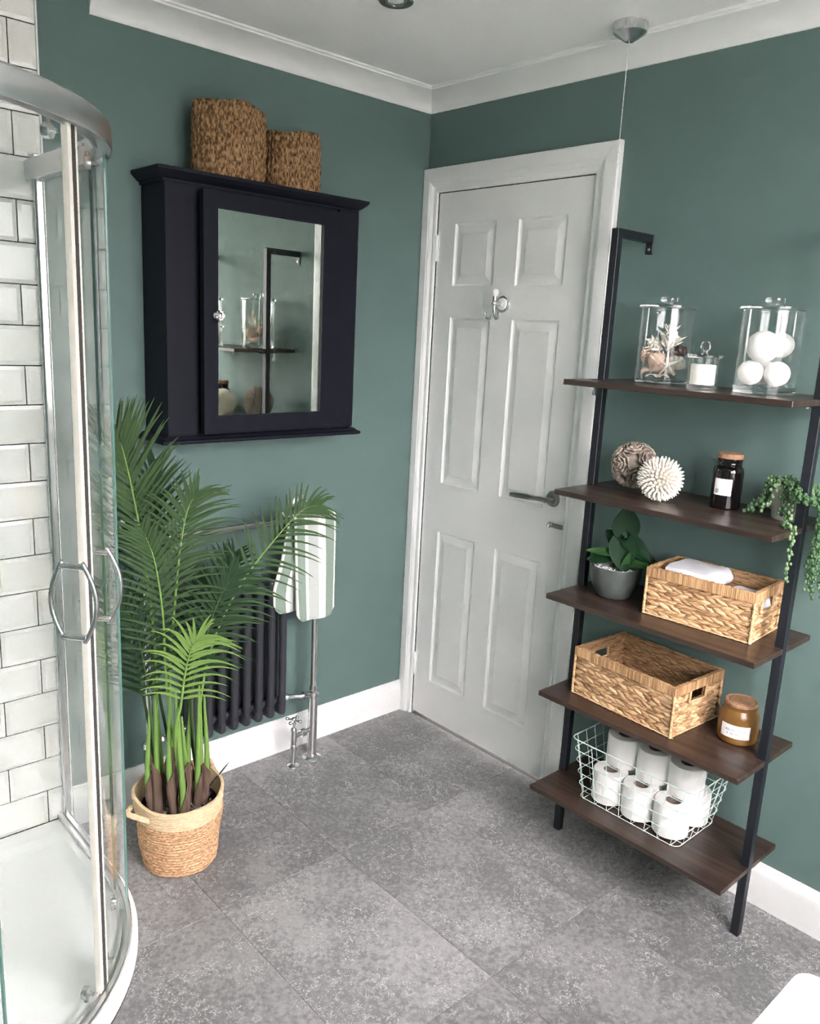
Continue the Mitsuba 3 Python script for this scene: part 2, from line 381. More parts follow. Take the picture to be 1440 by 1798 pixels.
struct('trim_1', run(cove, 'x', 0.0, 1.2, True), WHITE, 35)
struct('trim_2', run(cove, 'y', 0.0, YM, True), WHITE, 35)
hb = 0.1252
skirt = [(0, 0.0), (0.0155, 0.0), (0.0155, hb - 0.036), (0.0140, hb - 0.033), (0.0140, hb - 0.028), (0.0125, hb - 0.022), (0.0085, hb - 0.013), (0.0065, hb - 0.008), (0.0065, hb - 0.003), (0.005, hb), (0, hb)]
struct('baseboard_left', run(skirt, 'x', 0.0225, 1.331), WHITE, 30)
struct('baseboard_right', run(skirt, 'y', 0.817, YM), WHITE, 30)

# bevelled wall tiles on dark joints in the shower corner
TX0 = 1.331
obj('grout', box((TX0, 0.0, 0.03), (XM, 0.0045, H)), GROUT, 'wall_left')
def bevel_tile(x0, x1, z0, z1):
    b, t0, t1 = 0.010, 0.0078, 0.0094
    L = []
    for ins, y in ((0, 0.002), (0, t0 - 0.0006), (0.0006, t0), (b, t1)):
        L.append([(x0 + ins, y, z0 + ins), (x0 + ins, y, z1 - ins), (x1 - ins, y, z1 - ins), (x1 - ins, y, z0 + ins)])
    return loft(L)
PZ = 0.1024
for r in range(22):
    za = 2.191 + PZ - r * PZ
    z0, z1 = za - PZ + 0.0014, za - 0.0014
    z1 = min(z1, H - 0.001)
    xs = [TX0 + 0.006] + list(np.arange(1.4015 if r % 2 == 1 else 1.503, XM, 0.203)) + [XM - 0.002]
    if z1 - z0 < 0.02: continue
    for a, b in zip(xs[:-1], xs[1:]):
        if b - a > 0.03:
            obj('tile', bevel_tile(a + (0.0014 if a > TX0 + 0.01 else 0), b - 0.0014, z0, z1), TILE, 'wall_left')
z0 = 2.191 + PZ + 0.0014
obj('tile_trim', cbox((TX0, 0.0, 0.03), (TX0 + 0.005, 0.0098, H), 0.001), WHITE, 'wall_left')

# ---- door: leaf with six moulded panels, lining, architrave, handle, lock, hinges
door = thing('door_1', 'white six-panel internal door with a pewter lever handle', None, None, 'structure')
PAN = []
for (ya, yb) in ((0.149, 0.341), (0.439, 0.635)):
    for (za, zb) in ((0.166, 0.775), (0.960, 1.562), (1.669, 1.879)):
        PAN.append((ya, za, yb, zb))
LX = -0.003
g = 0.0022
face = sbox(DY0 + g, 0.0115, DY1 - g, DZ - 0.002)
for q in PAN: face = face.difference(sbox(*q))
tv, tf = trimesh.creation.triangulate_polygon(face, engine='earcut')
parts_ = [TM(np.c_[np.full(len(tv), LX), tv], tf)]
for ya, za, yb, zb in PAN:
    L = []
    for ins, d in ((0, 0), (0.0035, -0.006), (0.008, -0.0082), (0.012, -0.0075), (0.036, -0.0015), (0.0365, -0.0012)):
        L.append([(LX + d, ya + ins, za + ins), (LX + d, yb - ins, za + ins), (LX + d, yb - ins, zb - ins), (LX + d, ya + ins, zb - ins)])
    parts_.append(loft(L, False, True))
edge = np.array([[(LX - d, y, z) for y, z in ((DY0 + g, 0.0115), (DY1 - g, 0.0115), (DY1 - g, DZ - 0.002), (DY0 + g, DZ - 0.002))] for d in (0.036, 0.0)])
parts_.append(loft(edge, True, False))
obj('leaf', cat(parts_), DOORW, door)
lin = cat([cbox((-0.119, DY0 - 0.0028, 0.0), (-0.0425, DY0 + 0.012, DZ), 0.001), cbox((-0.119, DY1 - 0.012, 0.0), (-0.0425, DY1 + 0.0028, DZ), 0.001),
           cbox((-0.119, DY0, DZ - 0.012), (-0.0425, DY1, DZ + 0.0035), 0.001)])
obj('lining', lin, WHITE, door)
AW, AL = 0.0805, 0.0625
def arch_profile(wd):
    return [(0, 0), (0, 0.009), (0.004, 0.011), (wd * 0.16, 0.011), (wd * 0.17, 0.0085), (wd * 0.22, 0.0085), (wd * 0.25, 0.013), (wd * 0.34, 0.0185), (wd * 0.42, 0.0205), (wd * 0.45, 0.0225), (wd * 0.88, 0.0235), (wd - 0.003, 0.0215), (wd, 0.0165), (wd, 0)]
def arch(side, wd):
    pr = arch_profile(wd)
    a0, b0 = DY0 - 0.001, DY1 + 0.001
    zt = DZ + 0.001
    if side == 'left': L = [[(x, a0 - d, 0.0) for d, x in pr], [(x, a0 - d, zt + d * AW / wd) for d, x in pr]]
    elif side == 'right': L = [[(x, b0 + d, 0.0) for d, x in pr], [(x, b0 + d, zt + d) for d, x in pr]]
    else: L = [[(x, a0 - d * AL / AW, zt + d) for d, x in pr], [(x, b0 + d, zt + d) for d, x in pr]]
    return grid(np.array(L), False, True)
for s_, wd in (('left', AL), ('right', AW), ('head', AW)):
    obj('architrave', arch(s_, wd), WHITE, door, 20)
hn = 'handle'
ry, rz = 0.675, 0.9985
hk = obj(hn, cat([lathe([(0, 0), (0.026, 0), (0.0265, 0.004), (0.024, 0.009), (0.0195, 0.010), (0.0185, 0.012), (0.011, 0.013), (0.0095, 0.016), (0.0095, 0.045), (0, 0.046)], 36)]), PEWTER, door, 30)
m = cat([lathe([(0, 0), (0.026, 0), (0.0265, 0.004), (0.024, 0.009), (0.0195, 0.010), (0.0185, 0.012), (0.011, 0.013), (0.0095, 0.016), (0.0095, 0.045), (0, 0.046)], 36)])
scene[hk] = mikit.ply(mv(m, frame((1, 0, 0)), (LX, ry, rz)), PEWTER, 30)
labels[hk] = {'label': 'pewter lever handle on a round rose'}
obj('lever', cat([tube([(0.038, ry + 0.012, rz), (0.040, ry - 0.012, rz), (0.042, ry - 0.03, rz - 0.0005)], 0.0085, 16), tube([(0.042, ry - 0.03, rz - 0.0005), (0.043, ry - 0.055, rz - 0.002), (0.044, ry - 0.142, rz - 0.006)], [0.0078, 0.0082, 0.0082], 16)]), PEWTER, hk, 40)
kg = []
for k in range(22):
    th = k / 22 * 2 * PI
    a = np.array([(0.0432, ry - 0.058, rz - 0.002), (0.0442, ry - 0.128, rz - 0.0055)]) + 0.0083 * np.array([math.cos(th), 0, math.sin(th)])
    kg.append(tube(a, 0.0007, 4))
obj('knurling', cat(kg), PEWTER, hk, kind='stuff')
lk = obj('bathroom_lock', cbox((LX, 0.664, 0.903), (LX + 0.006, 0.724, 0.919), 0.003), PEWTER, door)
obj('turn', cat([mv(lathe([(0, 0), (0.0085, 0), (0.008, 0.006), (0, 0.007)], 20), frame((1, 0, 0)), (LX + 0.005, 0.674, 0.911)), cbox((LX + 0.006, 0.672, 0.9055), (LX + 0.018, 0.676, 0.9165), 0.0015)]), CHROME, lk)
for hz in (0.215, 1.80):
    obj('hinge', cat([rod((0.002, DY0 + 0.002, hz - 0.045), (0.002, DY0 + 0.002, hz + 0.045), 0.0055, 12), cbox((-0.003, DY0 - 0.012, hz - 0.045), (0.001, DY0 + 0.012, hz + 0.045), 0.0006)]), WHITE, door)

# ================================================================ shower
SCX, SCY = 1.9, 0.35
def qpath(R, y0=0.012, x1=XM - 0.01, na=40, a0=180.0, a1=90.0, straight=(True, True)):
    p, n = [], []
    if straight[0]:
        for y in np.linspace(y0, SCY, 5)[:-1]: p.append((SCX - R, y)); n.append((-1, 0))
    for a in np.radians(np.linspace(a0, a1, na)):
        p.append((SCX + R * math.cos(a), SCY + R * math.sin(a))); n.append((math.cos(a), math.sin(a)))
    if straight[1]:
        for x in np.linspace(SCX, x1, 5)[1:]: p.append((x, SCY + R)); n.append((0, 1))
    return np.array(p), np.array(n)
def section_sweep(path, sec):
    p, n = path
    sec = np.asarray(sec, float)
    P = np.stack([np.c_[p + n * o, np.full(len(p), z)] for o, z in sec], 1)
    return cat([grid(P, False, True), hull_cap(P[0]), hull_cap(P[-1])])
def hull_cap(loop):
    c = loop.mean(0); k = len(loop); j = np.arange(k)
    return TM(np.vstack([loop, c[None]]), np.stack([j, (j + 1) % k, np.full(k, k)], 1))
def tray_loop(ins, z):
    p, _ = qpath(0.565 - ins, 0.010 + ins, XM - 0.004 - ins)
    p = np.vstack([p, [(XM - 0.004 - ins, 0.010 + ins)]])
    return np.c_[p, np.full(len(p), z)]
ZT = 0.045
tray = thing('shower_tray', 'white quadrant shower tray with a curved front edge on the grey floor', 'shower tray')
obj('tray', loft([tray_loop(i, z) for i, z in ((0.003, 0.006), (0, 0.010), (0, ZT - 0.010), (0.002, ZT - 0.004), (0.007, ZT), (0.017, ZT), (0.0185, ZT - 0.0012), (0.020, ZT),
                                               (0.060, ZT), (0.068, ZT - 0.003), (0.082, ZT - 0.016), (0.10, ZT - 0.019), (0.30, ZT - 0.023))]), TRAY, tray, 40)
obj('gap_shade', loft([tray_loop(i, z) for i, z in ((0.002, 0.0), (0.002, 0.007), (0.03, 0.007))]), SEAL_GAPSHADE, tray, label='dark strip painting the gap shade along the floor')  # dark strip stands in for the shadow gap under the tray edge
enc = thing('shower_enclosure', 'curved glass shower enclosure with chrome rails and two sliding doors', 'shower enclosure')
rail = [(-0.035, 1.832), (-0.033, 1.828), (-0.028, 1.828), (-0.0275, 1.838), (-0.006, 1.838), (-0.0055, 1.828), (-0.001, 1.828), (0.0008, 1.832), (0.0012, 1.845), (0.0012, 1.863), (-0.001, 1.872), (-0.006, 1.877), (-0.030, 1.878), (-0.035, 1.874)]
obj('top_rail', section_sweep(qpath(0.556), rail), SATIN, enc, 30)
brail = [(-0.030, ZT), (-0.031, ZT + 0.010), (-0.029, ZT + 0.014), (-0.022, ZT + 0.015), (-0.0215, ZT + 0.006), (-0.014, ZT + 0.006), (-0.0135, ZT + 0.015), (-0.004, ZT + 0.016), (-0.001, ZT + 0.013), (0, ZT + 0.002), (0, ZT)]
obj('bottom_rail', section_sweep(qpath(0.552), brail), SATIN, enc, 30)
for lo, hi in (((SCX - 0.560, 0.0105, ZT), (SCX - 0.538, 0.030, 1.885)), ((XM - 0.028, SCY + 0.515, ZT), (XM - 0.002, SCY + 0.553, 1.885))):
    pr = obj('wall_profile', cbox(lo, hi, 0.004), SATIN, enc)
    c = [(lo[k] + hi[k]) / 2 for k in range(2)]
    obj('cap', cbox((lo[0] - 0.002, lo[1], 1.885), (hi[0] + 0.002, hi[1] + 0.002, 1.892), 0.002), CHROME, pr)
def glass_sheet(path, z0, z1, zn=2):
    p, n = path
    P = np.stack([np.c_[p, np.full(len(p), z)] for z in np.linspace(z0, z1, zn)], 1)
    return grid(P)
def edge_strip(a, R, z0, z1, w=0.0035, m=GLASS_EDGE):
    c = np.array([SCX + R * math.cos(math.radians(a)), SCY + R * math.sin(math.radians(a))])
    return tube([(c[0], c[1], z0), (c[0], c[1], z1)], w, 6)
Rf, Rd = 0.547, 0.526
fx = obj('fixed_panel', glass_sheet(qpath(Rf, 0.034, na=10, a0=180, a1=166, straight=(True, False)), ZT + 0.008, 1.836), 'm_screen', enc, True)
obj('glass_edge', edge_strip(166, Rf, ZT + 0.008, 1.836), GLASS_EDGE, fx)
fx = obj('fixed_panel', glass_sheet(qpath(Rf, na=10, a0=104, a1=90, straight=(False, True)), ZT + 0.008, 1.836), 'm_screen', enc, True)
obj('glass_edge', edge_strip(104, Rf, ZT + 0.008, 1.836), GLASS_EDGE, fx)
def on_arc(a, R, z):
    a = math.radians(a)
    return np.array([SCX + R * math.cos(a), SCY + R * math.sin(a), z])
for side, (a0, a1, sgn, ha) in enumerate(((171.0, 136.2, 1, 140.6), (133.8, 99.0, -1, 129.0))):
    dk = obj('sliding_door', glass_sheet(qpath(Rd, na=34, a0=a0, a1=a1, straight=(False, False)), ZT + 0.012, 1.834), 'm_screen', enc, True)
    far = a0 if side == 0 else a1
    obj('glass_edge', edge_strip(far, Rd, ZT + 0.012, 1.834), GLASS_EDGE, dk)
    # closing seals: pale strip, dark magnet
    b0, b1 = (136.7, 135.75) if side == 0 else (134.15, 132.7)
    P_, N_ = qpath(Rd, na=5, a0=b0, a1=b1, straight=(False, False))
    obj('seal', section_sweep((P_, N_), [(-0.006, ZT + 0.012), (0.006, ZT + 0.012), (0.006, 1.832), (-0.006, 1.832)]), SEAL, dk)
    if side == 0:
        P_, N_ = qpath(Rd, na=5, a0=135.7, a1=134.2, straight=(False, False))
        obj('magnet_strip', section_sweep((P_, N_), [(-0.005, ZT + 0.012), (0.0064, ZT + 0.012), (0.0064, 1.832), (-0.005, 1.832)]), SEAL_GAPSHADE, dk)
    for s_ in ((1, -1) if side == 1 else (1,)):
        zb, zt = 0.902, 1.044
        def hp(o, z): return on_arc(ha, Rd + s_ * o, z)
        bow = [hp(0.020 + 0.027 * math.sin(PI * q) ** 0.9, zt + 0.009 - (zt - zb + 0.018) * q) for q in np.linspace(0, 1, 33)]
        h = obj('handle', tube(bow, 0.0047, 12), CHROME, dk, True)
        obj('standoff', rod(hp(0.0, zt), hp(0.024, zt), 0.0062), CHROME, h, 40)
        obj('standoff', rod(hp(0.0, zb), hp(0.024, zb), 0.0062), CHROME, h, 40)
    for ra in ((163, 141) if side == 0 else (130, 106)):
        for zz, up in ((ZT + 0.034, 1), (1.812, -1)):
            c = on_arc(ra, Rd - 0.016, zz)
            rd = on_arc(ra, 1, 0) - on_arc(ra, 0, 0)
            obj('roller', cat([mv(lathe([(0, -0.006), (0.013, -0.006), (0.014, 0), (0.013, 0.006), (0, 0.006)], 20), frame(rd), c), rod(c - rd * 0.004, c + rd * 0.018, 0.004, 8),
                               rod(c + np.array([0, 0, -0.022 * up]), c, 0.005, 8)]), SATIN, dk, 40)
for ang in (169.5,):
    pass
guide = [on_arc(a, 0.515, ZT + 0.006) for a in (150,)]

# ================================================================ mirrored cabinet and the baskets on it
cab = thing('bathroom_cabinet', 'dark navy wall cabinet with a mirrored door and moulded top', 'cabinet')
def rect_loop(x0, x1, y1, z, y0=0.001): return [(x0, y0, z), (x1, y0, z), (x1, y1, z), (x0, y1, z)]
CX0, CX1, CY = 0.428, 1.073, 0.140
obj('body', cat([cbox((CX0, 0.001, 1.184), (CX1, CY, 1.868), 0.0015), cbox((0.970, CY - 0.001, 1.190), (CX1, CY + 0.004, 1.862), 0.001), cbox((CX0, CY - 0.001, 1.190), (0.502, CY + 0.013, 1.862), 0.001)]), NAVY, cab)
obj('top_moulding', loft([rect_loop(CX0 - i, CX1 + i, CY + i, z) for i, z in ((0.002, 1.862), (0.005, 1.862), (0.005, 1.869), (0.010, 1.871), (0.018, 1.878), (0.026, 1.887), (0.028, 1.888), (0.028, 1.8955), (0.026, 1.897))]), NAVY, cab)
obj('bottom_moulding', loft([rect_loop(CX0 - i, CX1 + i, CY + i, z) for i, z in ((0.016, 1.164), (0.024, 1.166), (0.026, 1.169), (0.026, 1.175), (0.018, 1.178), (0.012, 1.184), (0.008, 1.186), (0.0, 1.186))]), NAVY, cab)
DX0, DX1, DZ0, DZ1, DYF = 0.5045, 0.9845, 1.194, 1.8525, 0.160
MX0, MX1, MZ0, MZ1 = 0.5690, 0.9390, 1.2445, 1.8085
HM = rot((0, 0, 1), 3.0)                     # the door stands three degrees open on its right-hand hinge
HP = np.array([DX0, CY + 0.0015, 0])
def ajar(m): return mv(m, HM, HP - HM @ HP)
fr = Polygon([(DX0, DZ0), (DX1, DZ0), (DX1, DZ1), (DX0, DZ1)]).difference(sbox(MX0, MZ0, MX1, MZ1))
dk = obj('door', ajar(cat([prism(fr, 'y', CY + 0.0015, DYF), box((DX0 + 0.01, CY + 0.0016, DZ0 + 0.01), (DX1 - 0.01, CY + 0.010, DZ1 - 0.01))])), NAVY, cab)
obj('mirror', ajar(box((MX0 - 0.003, CY + 0.0101, MZ0 - 0.003), (MX1 + 0.003, CY + 0.0125, MZ1 + 0.003))), 'm_mirror', dk)
kn = obj('knob', ajar(mv(lathe([(0, 0), (0.008, 0), (0.008, 0.003), (0.005, 0.005), (0.005, 0.012), (0, 0.012)], 24), frame((0, 1, 0)), (0.949, DYF, 1.524))), CHROME, dk, 30)
obj('crystal', ajar(mv(lathe([(0, 0), (0.007, 0.001), (0.0135, 0.007), (0.0155, 0.013), (0.0135, 0.019), (0.008, 0.022), (0, 0.0225)], 10), frame((0, 1, 0)), (0.949, DYF + 0.0122, 1.524))), 'm_solid_glass', kn)

def woven_tub(name, cx, cy, a, b, z0, h, ribs, label, seed):
    n, mrow = ribs * 6, 64
    th = np.linspace(0, 2 * PI, n, endpoint=False)
    zz = np.linspace(0, 1, mrow)
    TH, Z = np.meshgrid(th, zz, indexing='ij')
    rib = np.abs(np.sin(TH * ribs / 2)) ** 0.6
    stitch = meshkit.noise(np.stack([TH * ribs / 2 / PI * 2.0, Z * h / 0.0065, Z * 0], -1), seed)
    lump = meshkit.fbm(np.stack([np.cos(TH) * 1.6, np.sin(TH) * 1.6, Z * 1.5], -1), 3, seed + 1) - 0.5
    r = 1 + 0.03 * (rib - 0.7) + 0.055 * (stitch - 0.5) + 0.10 * lump - 0.05 * (2 * Z - 1) ** 6
    top = 0.006 * np.abs(np.sin(TH * ribs / 2)) * (Z > 0.97) + 0.020 * (meshkit.noise(np.stack([np.cos(TH), np.sin(TH), 0 * Z], -1) * 1.3, seed + 3) - 0.5) * Z
    out = np.stack([cx + a * r * np.cos(TH), cy + b * r * np.sin(TH), z0 + Z * h + top], -1)
    inn = np.stack([cx + (a * r - 0.009) * np.cos(TH), cy + (b * r - 0.009) * np.sin(TH), z0 + 0.006 + Z * (h - 0.006) + top], -1)[:, ::-1]
    P = np.concatenate([out, inn[:, ::3]], 1)
    c0, c1 = np.array([cx, cy, z0]), np.array([cx, cy, z0 + 0.006])
    P = np.concatenate([np.broadcast_to(c0, (n, 1, 3)), P, np.broadcast_to(c1, (n, 1, 3))], 1)
    return one(name, grid(P, True, False), SEAGRASS, label, 'basket', 'woven baskets on the cabinet', True)
woven_tub('woven_basket', 0.852, 0.090, 0.108, 0.083, 1.8965, 0.190, 40, 'taller brown woven seagrass basket, on the left on top of the navy cabinet', 3)
woven_tub('woven_basket', 0.637, 0.086, 0.087, 0.077, 1.8965, 0.157, 34, 'shorter brown woven seagrass basket, on the right on top of the navy cabinet', 9)

# ================================================================ column radiator in a chrome towel frame
rad = thing('towel_radiator', 'anthracite column radiator in a chrome floor-standing towel rail frame', 'radiator')
RY, FX0, FX1, RZ = 0.110, 0.528, 1.132, 0.888
RC = 0.066                                   # depth of the radiator's middle, behind the rail
for k in range(8):
    x = 0.6455 + 0.0464 * k
    ms = [tube([(x, y, 0.222), (x, y, 0.662)], 0.0135, 14) for y in (RC - 0.025, RC + 0.025)]
    for zc, dz in ((0.219, 0.020), (0.665, 0.018)):
        pts = []
        for y in (RC - 0.023, RC + 0.023):
            for dz_ in (-dz + 0.008, dz - 0.008):
                s = trimesh.creation.icosphere(subdivisions=2, radius=0.0155).vertices
                pts.append(s * np.array([1, 1, 0.9]) + np.array([x, y, zc + dz_]))
        ms.append(hull(np.vstack(pts)))
    obj('column', cat(ms), ANTHRA, rad, 40)
for zc in (0.240, 0.656):
    obj('header', cat([tube([(0.630, RC, zc), (0.986, RC, zc)], 0.012, 14)] + [tube([(0.6455 + 0.0464 * (k + 0.5) - 0.003, RC, zc), (0.6455 + 0.0464 * (k + 0.5) + 0.003, RC, zc)], 0.017, 18) for k in range(7)]), ANTHRA, rad, 40)
obj('towel_rail', tube([(FX0 - 0.03, RY, RZ), (FX1 + 0.012, RY, RZ)], 0.0108, 16), CHROME, rad, 40)
for x, s_ in ((FX0, 1), (FX1, -1)):
    up = obj('upright', cat([tube([(x, RY, 0.25), (x, RY, RZ)], 0.0105, 16), ball((x, RY, RZ), 0.0165, 3)]), CHROME, rad, 40)
    obj('wall_bracket', cat([tube([(x, 0.01, RZ + 0.020), (x, 0.06, RZ + 0.017), (x, RY, RZ + 0.004)], [0.012, 0.012, 0.013], 14),
                             mv(lathe([(0, 0), (0.032, 0), (0.0325, 0.004), (0.028, 0.008), (0.020, 0.010), (0.017, 0.014), (0.016, 0.022), (0.013, 0.025), (0, 0.026)], 32), frame((0, 1, 0)), (x, 0.0, RZ + 0.021))]), CHROME, rad, 40)
    obj('leg', cat([tube([(x, RY, 0.0), (x, RY, 0.245)], 0.0165, 18), lathe([(0.0165, 0.236), (0.0205, 0.238), (0.0215, 0.246), (0.0205, 0.254), (0.0135, 0.260), (0.012, 0.275), (0.0105, 0.280)], 24, (x, RY, 0)),
                    lathe([(0, 0), (0.034, 0), (0.034, 0.003), (0.030, 0.006), (0.020, 0.009), (0.0185, 0.016), (0, 0.017)], 36, (x, RY, 0))]), CHROME, rad, 40)
    xe = x + s_ * (0.106 if s_ > 0 else 0.148)
    obj('connection', cat([tube([(x, RY, 0.250), (x + s_ * 0.05, RY, 0.250), (xe - s_ * 0.03, RC + 0.012, 0.244), (xe, RC, 0.242)], 0.0085, 12), tube([(x + s_ * 0.028, RY, 0.2515), (x + s_ * 0.042, RY, 0.252)], 0.0125, 6), tube([(xe - s_ * 0.022, RC + 0.008, 0.243), (xe - s_ * 0.004, RC + 0.002, 0.242)], 0.0135, 16)]), CHROME, rad, 40)
    vx, vy = x + s_ * 0.086, RY + 0.010
    obj('elbow', cat([tube([(x, RY, 0.112), (vx, vy, 0.110)], 0.0075, 12), tube([(x + s_ * 0.036, RY + 0.004, 0.1112), (x + s_ * 0.054, RY + 0.006, 0.111)], 0.0135, 18)]), CHROME, rad, 40)
    v = obj('valve', lathe([(0, 0), (0.023, 0), (0.022, 0.004), (0.012, 0.008), (0.0085, 0.012), (0.0085, 0.066), (0.012, 0.068), (0.0125, 0.078), (0.0095, 0.082), (0.011, 0.096), (0.012, 0.112), (0.0105, 0.130), (0.012, 0.134), (0.0095, 0.142), (0.0055, 0.146), (0.005, 0.176), (0, 0.178)], 24, (vx, vy, 0)), CHROME, rad, 40)
    hs = []
    for a in (0.5, 0.5 + PI / 2):
        d = np.array([math.cos(a), math.sin(a), 0]) * 0.026
        c = np.array([vx, vy, 0.174])
        hs += [tube([c - d, c + d], 0.0036, 8), ball(c - d, 0.0062, 2), ball(c + d, 0.0062, 2)]
    obj('cross_handle', cat(hs + [ball((vx, vy, 0.176), 0.009, 2)]), CHROME, v, 40)

# striped towel over the right end of the rail
def towel_sheet():
    prof = []
    nb = 26
    for k in range(nb):
        t = k / (nb - 1)
        prof.append((RY + 0.004 - 0.0205 * max(0.0, (t - 0.55) / 0.45) ** 1.2, 0.572 + (0.885 - 0.572) * t, 'b', 1 - t))
    for a in np.linspace(PI * 0.85, PI * 0.15, 7): prof.append((RY + 0.0165 * math.cos(a), RZ + 0.0145 * math.sin(a), 'o', 0))
    for k in range(nb):
        t = k / (nb - 1)
        prof.append((RY + 0.0165 + 0.016 * t, 0.885 - 0.345 * t, 'f', t))
    nu = 40
    P = np.zeros((nu, len(prof), 3)); UV = np.zeros((nu, len(prof), 2))
    for i in range(nu):
        u = i / (nu - 1)
        for j, (y, z, s_, t) in enumerate(prof):
            xr, xl = 0.466, 0.632
            if s_ == 'f': xr += 0.006 * t; xl -= 0.004 * t
            if s_ == 'b': xr += 0.085 * min(1, t * 1.6); xl += 0.064 * min(1, 1.4 * t)
            x = xl + (xr - xl) * u
            ed = min(u, 1 - u)
            if t > 0.93 and s_ != 'o':
                z += 0.030 * max(0, 1 - ed / 0.14) ** 2 * (t - 0.93) / 0.07
            fold = math.sin(u * 9 + 2.0 * t + (3 if s_ == 'b' else 0)) * (0.0045 if s_ == 'f' else 0.0015) * min(1, 3 * t)
            P[i, j] = (x + 0.006 * math.sin(3 * t + 7 * u) * t * (1 - u), y + fold + (0.003 if s_ == 'f' else 0.0) * t, z)
            UV[i, j] = (u if s_ != 'b' else (u * 0.8 + 0.02 * math.sin(9 * t)), j / len(prof))
    du, dv = np.gradient(P, axis=0), np.gradient(P, axis=1)
    N = np.cross(du, dv); N /= np.linalg.norm(N, axis=2, keepdims=True) + 1e-12
    A, B = P + N * 0.0028, P - N * 0.0028
    ring = np.concatenate([A, B[:, ::-1]], 1); uvr = np.concatenate([UV, UV[:, ::-1]], 1)
    g0 = grid(ring, False, True)
    V, F, U = [g0.vertices], [g0.faces], [uvr.reshape(-1, 2)]
    n = len(g0.vertices)
    for i in (0, nu - 1):
        e = grid(np.stack([A[i], B[i]])); V.append(e.vertices); F.append(e.faces + n); U.append(np.concatenate([UV[i], UV[i]])); n += len(e.vertices)
    return TM(np.vstack(V), np.vstack(F)), np.vstack(U)
tm, tuv = towel_sheet()
k = one('hand_towel', tm, TOWEL, 'sage green and white striped hand towel hanging over the chrome rail', 'towel', None, True, uv=tuv)
obj('hanging_loop', tube(spline([(0.672, RY + 0.006, 0.898), (0.684, RY + 0.012, 0.916), (0.679, RY + 0.016, 0.921), (0.668, RY + 0.014, 0.908), (0.640, RY + 0.012, 0.902)], 16), 0.0028, 8), WHITE, k, 50)

# ================================================================ ceiling lamp and pull cord, hook on the door
k = thing('pull_cord_switch', 'chrome ceiling pull-cord switch with a long white cord beside the door', 'light switch')
PX, PY = 0.150, 0.9015
obj('base', lathe([(0, 0), (0.011, 0), (0.016, 0.003), (0.041, 0.019), (0.0435, 0.022), (0.0435, 0.044), (0.042, 0.0455), (0, 0.0455)], 48, (PX, PY, H - 0.0455)), CHROME, k, 25)
ck = obj('cord', tube([(PX, PY, H - 0.046), (PX, PY, 2.0), (PX, PY, 1.385)], 0.0011, 6), CORD, k)
obj('cord_joint', lathe([(0, -0.012), (0.0028, -0.012), (0.0032, 0.0), (0.0024, 0.012), (0, 0.012)], 12, (PX, PY, 1.985)), CORD, ck)
obj('cord_pull', lathe([(0, 0), (0.006, 0.001), (0.0075, 0.008), (0.005, 0.028), (0.0025, 0.033), (0, 0.033)], 16, (PX, PY, 1.356)), CHROME, k, 40)
k = thing('ceiling_downlight', 'small round recessed ceiling downlight with a dark bezel, not lit', 'ceiling light')
DLX, DLY = 0.640, 0.540
obj('bezel', lathe([(0.026, 0.002), (0.030, -0.004), (0.041, -0.005), (0.0435, -0.003), (0.044, 0.0), (0.026, 0.0)], 48, (DLX, DLY, H)), PEWTER, k, 30)
obj('reflector', lathe([(0.0265, -0.001), (0.023, -0.0008), (0.020, -0.0004)], 40, (DLX, DLY, H)), SATIN, k, 30)
obj('lens', lathe([(0, -0.0016), (0.012, -0.0014), (0.020, -0.0004)], 32, (DLX, DLY, H)), BULB, k, 30)

k = thing('robe_hook', 'chrome and white ceramic double robe hook on the white door', 'hook')
HY, HZ = 0.400, 1.610
m = lathe([(0, 0), (0.027, 0), (0.028, 0.003), (0.026, 0.008), (0.0225, 0.010), (0, 0.010)], 36)
obj('backplate', mv(m, frame((1, 0, 0)), (LX, HY, HZ)), CHROME, k, 30)
obj('boss', mv(lathe([(0.021, 0.009), (0.019, 0.014), (0.010, 0.018), (0, 0.018)], 30), frame((1, 0, 0)), (LX, HY, HZ)), CERAMIC, k, 40)
obj('stem', cat([tube([(0.012, HY, HZ), (0.040, HY, HZ + 0.001)], 0.006, 12), ball((0.044, HY, HZ + 0.001), 0.0095, 2),
                 tube([(0.044, HY, HZ - 0.02), (0.044, HY, HZ + 0.022)], [0.005, 0.007], 12)]), CHROME, k, 40)
obj('finial', cat([lathe([(0, 0.020), (0.008, 0.022), (0.0115, 0.030), (0.0115, 0.038), (0.008, 0.045), (0, 0.047)], 20, (0.044, HY, HZ))]), CERAMIC, k, 40)
for s_ in (-1, 1):
    pth = spline([(0.044, HY, HZ - 0.018), (0.045, HY + s_ * 0.004, HZ - 0.036), (0.048, HY + s_ * 0.014, HZ - 0.050), (0.052, HY + s_ * 0.026, HZ - 0.046), (0.054, HY + s_ * 0.031, HZ - 0.033)], 14)
    obj('prong', cat([tube(pth, 0.0042, 10), ball(pth[-1], 0.0056, 2)]), CHROME, k, 40)

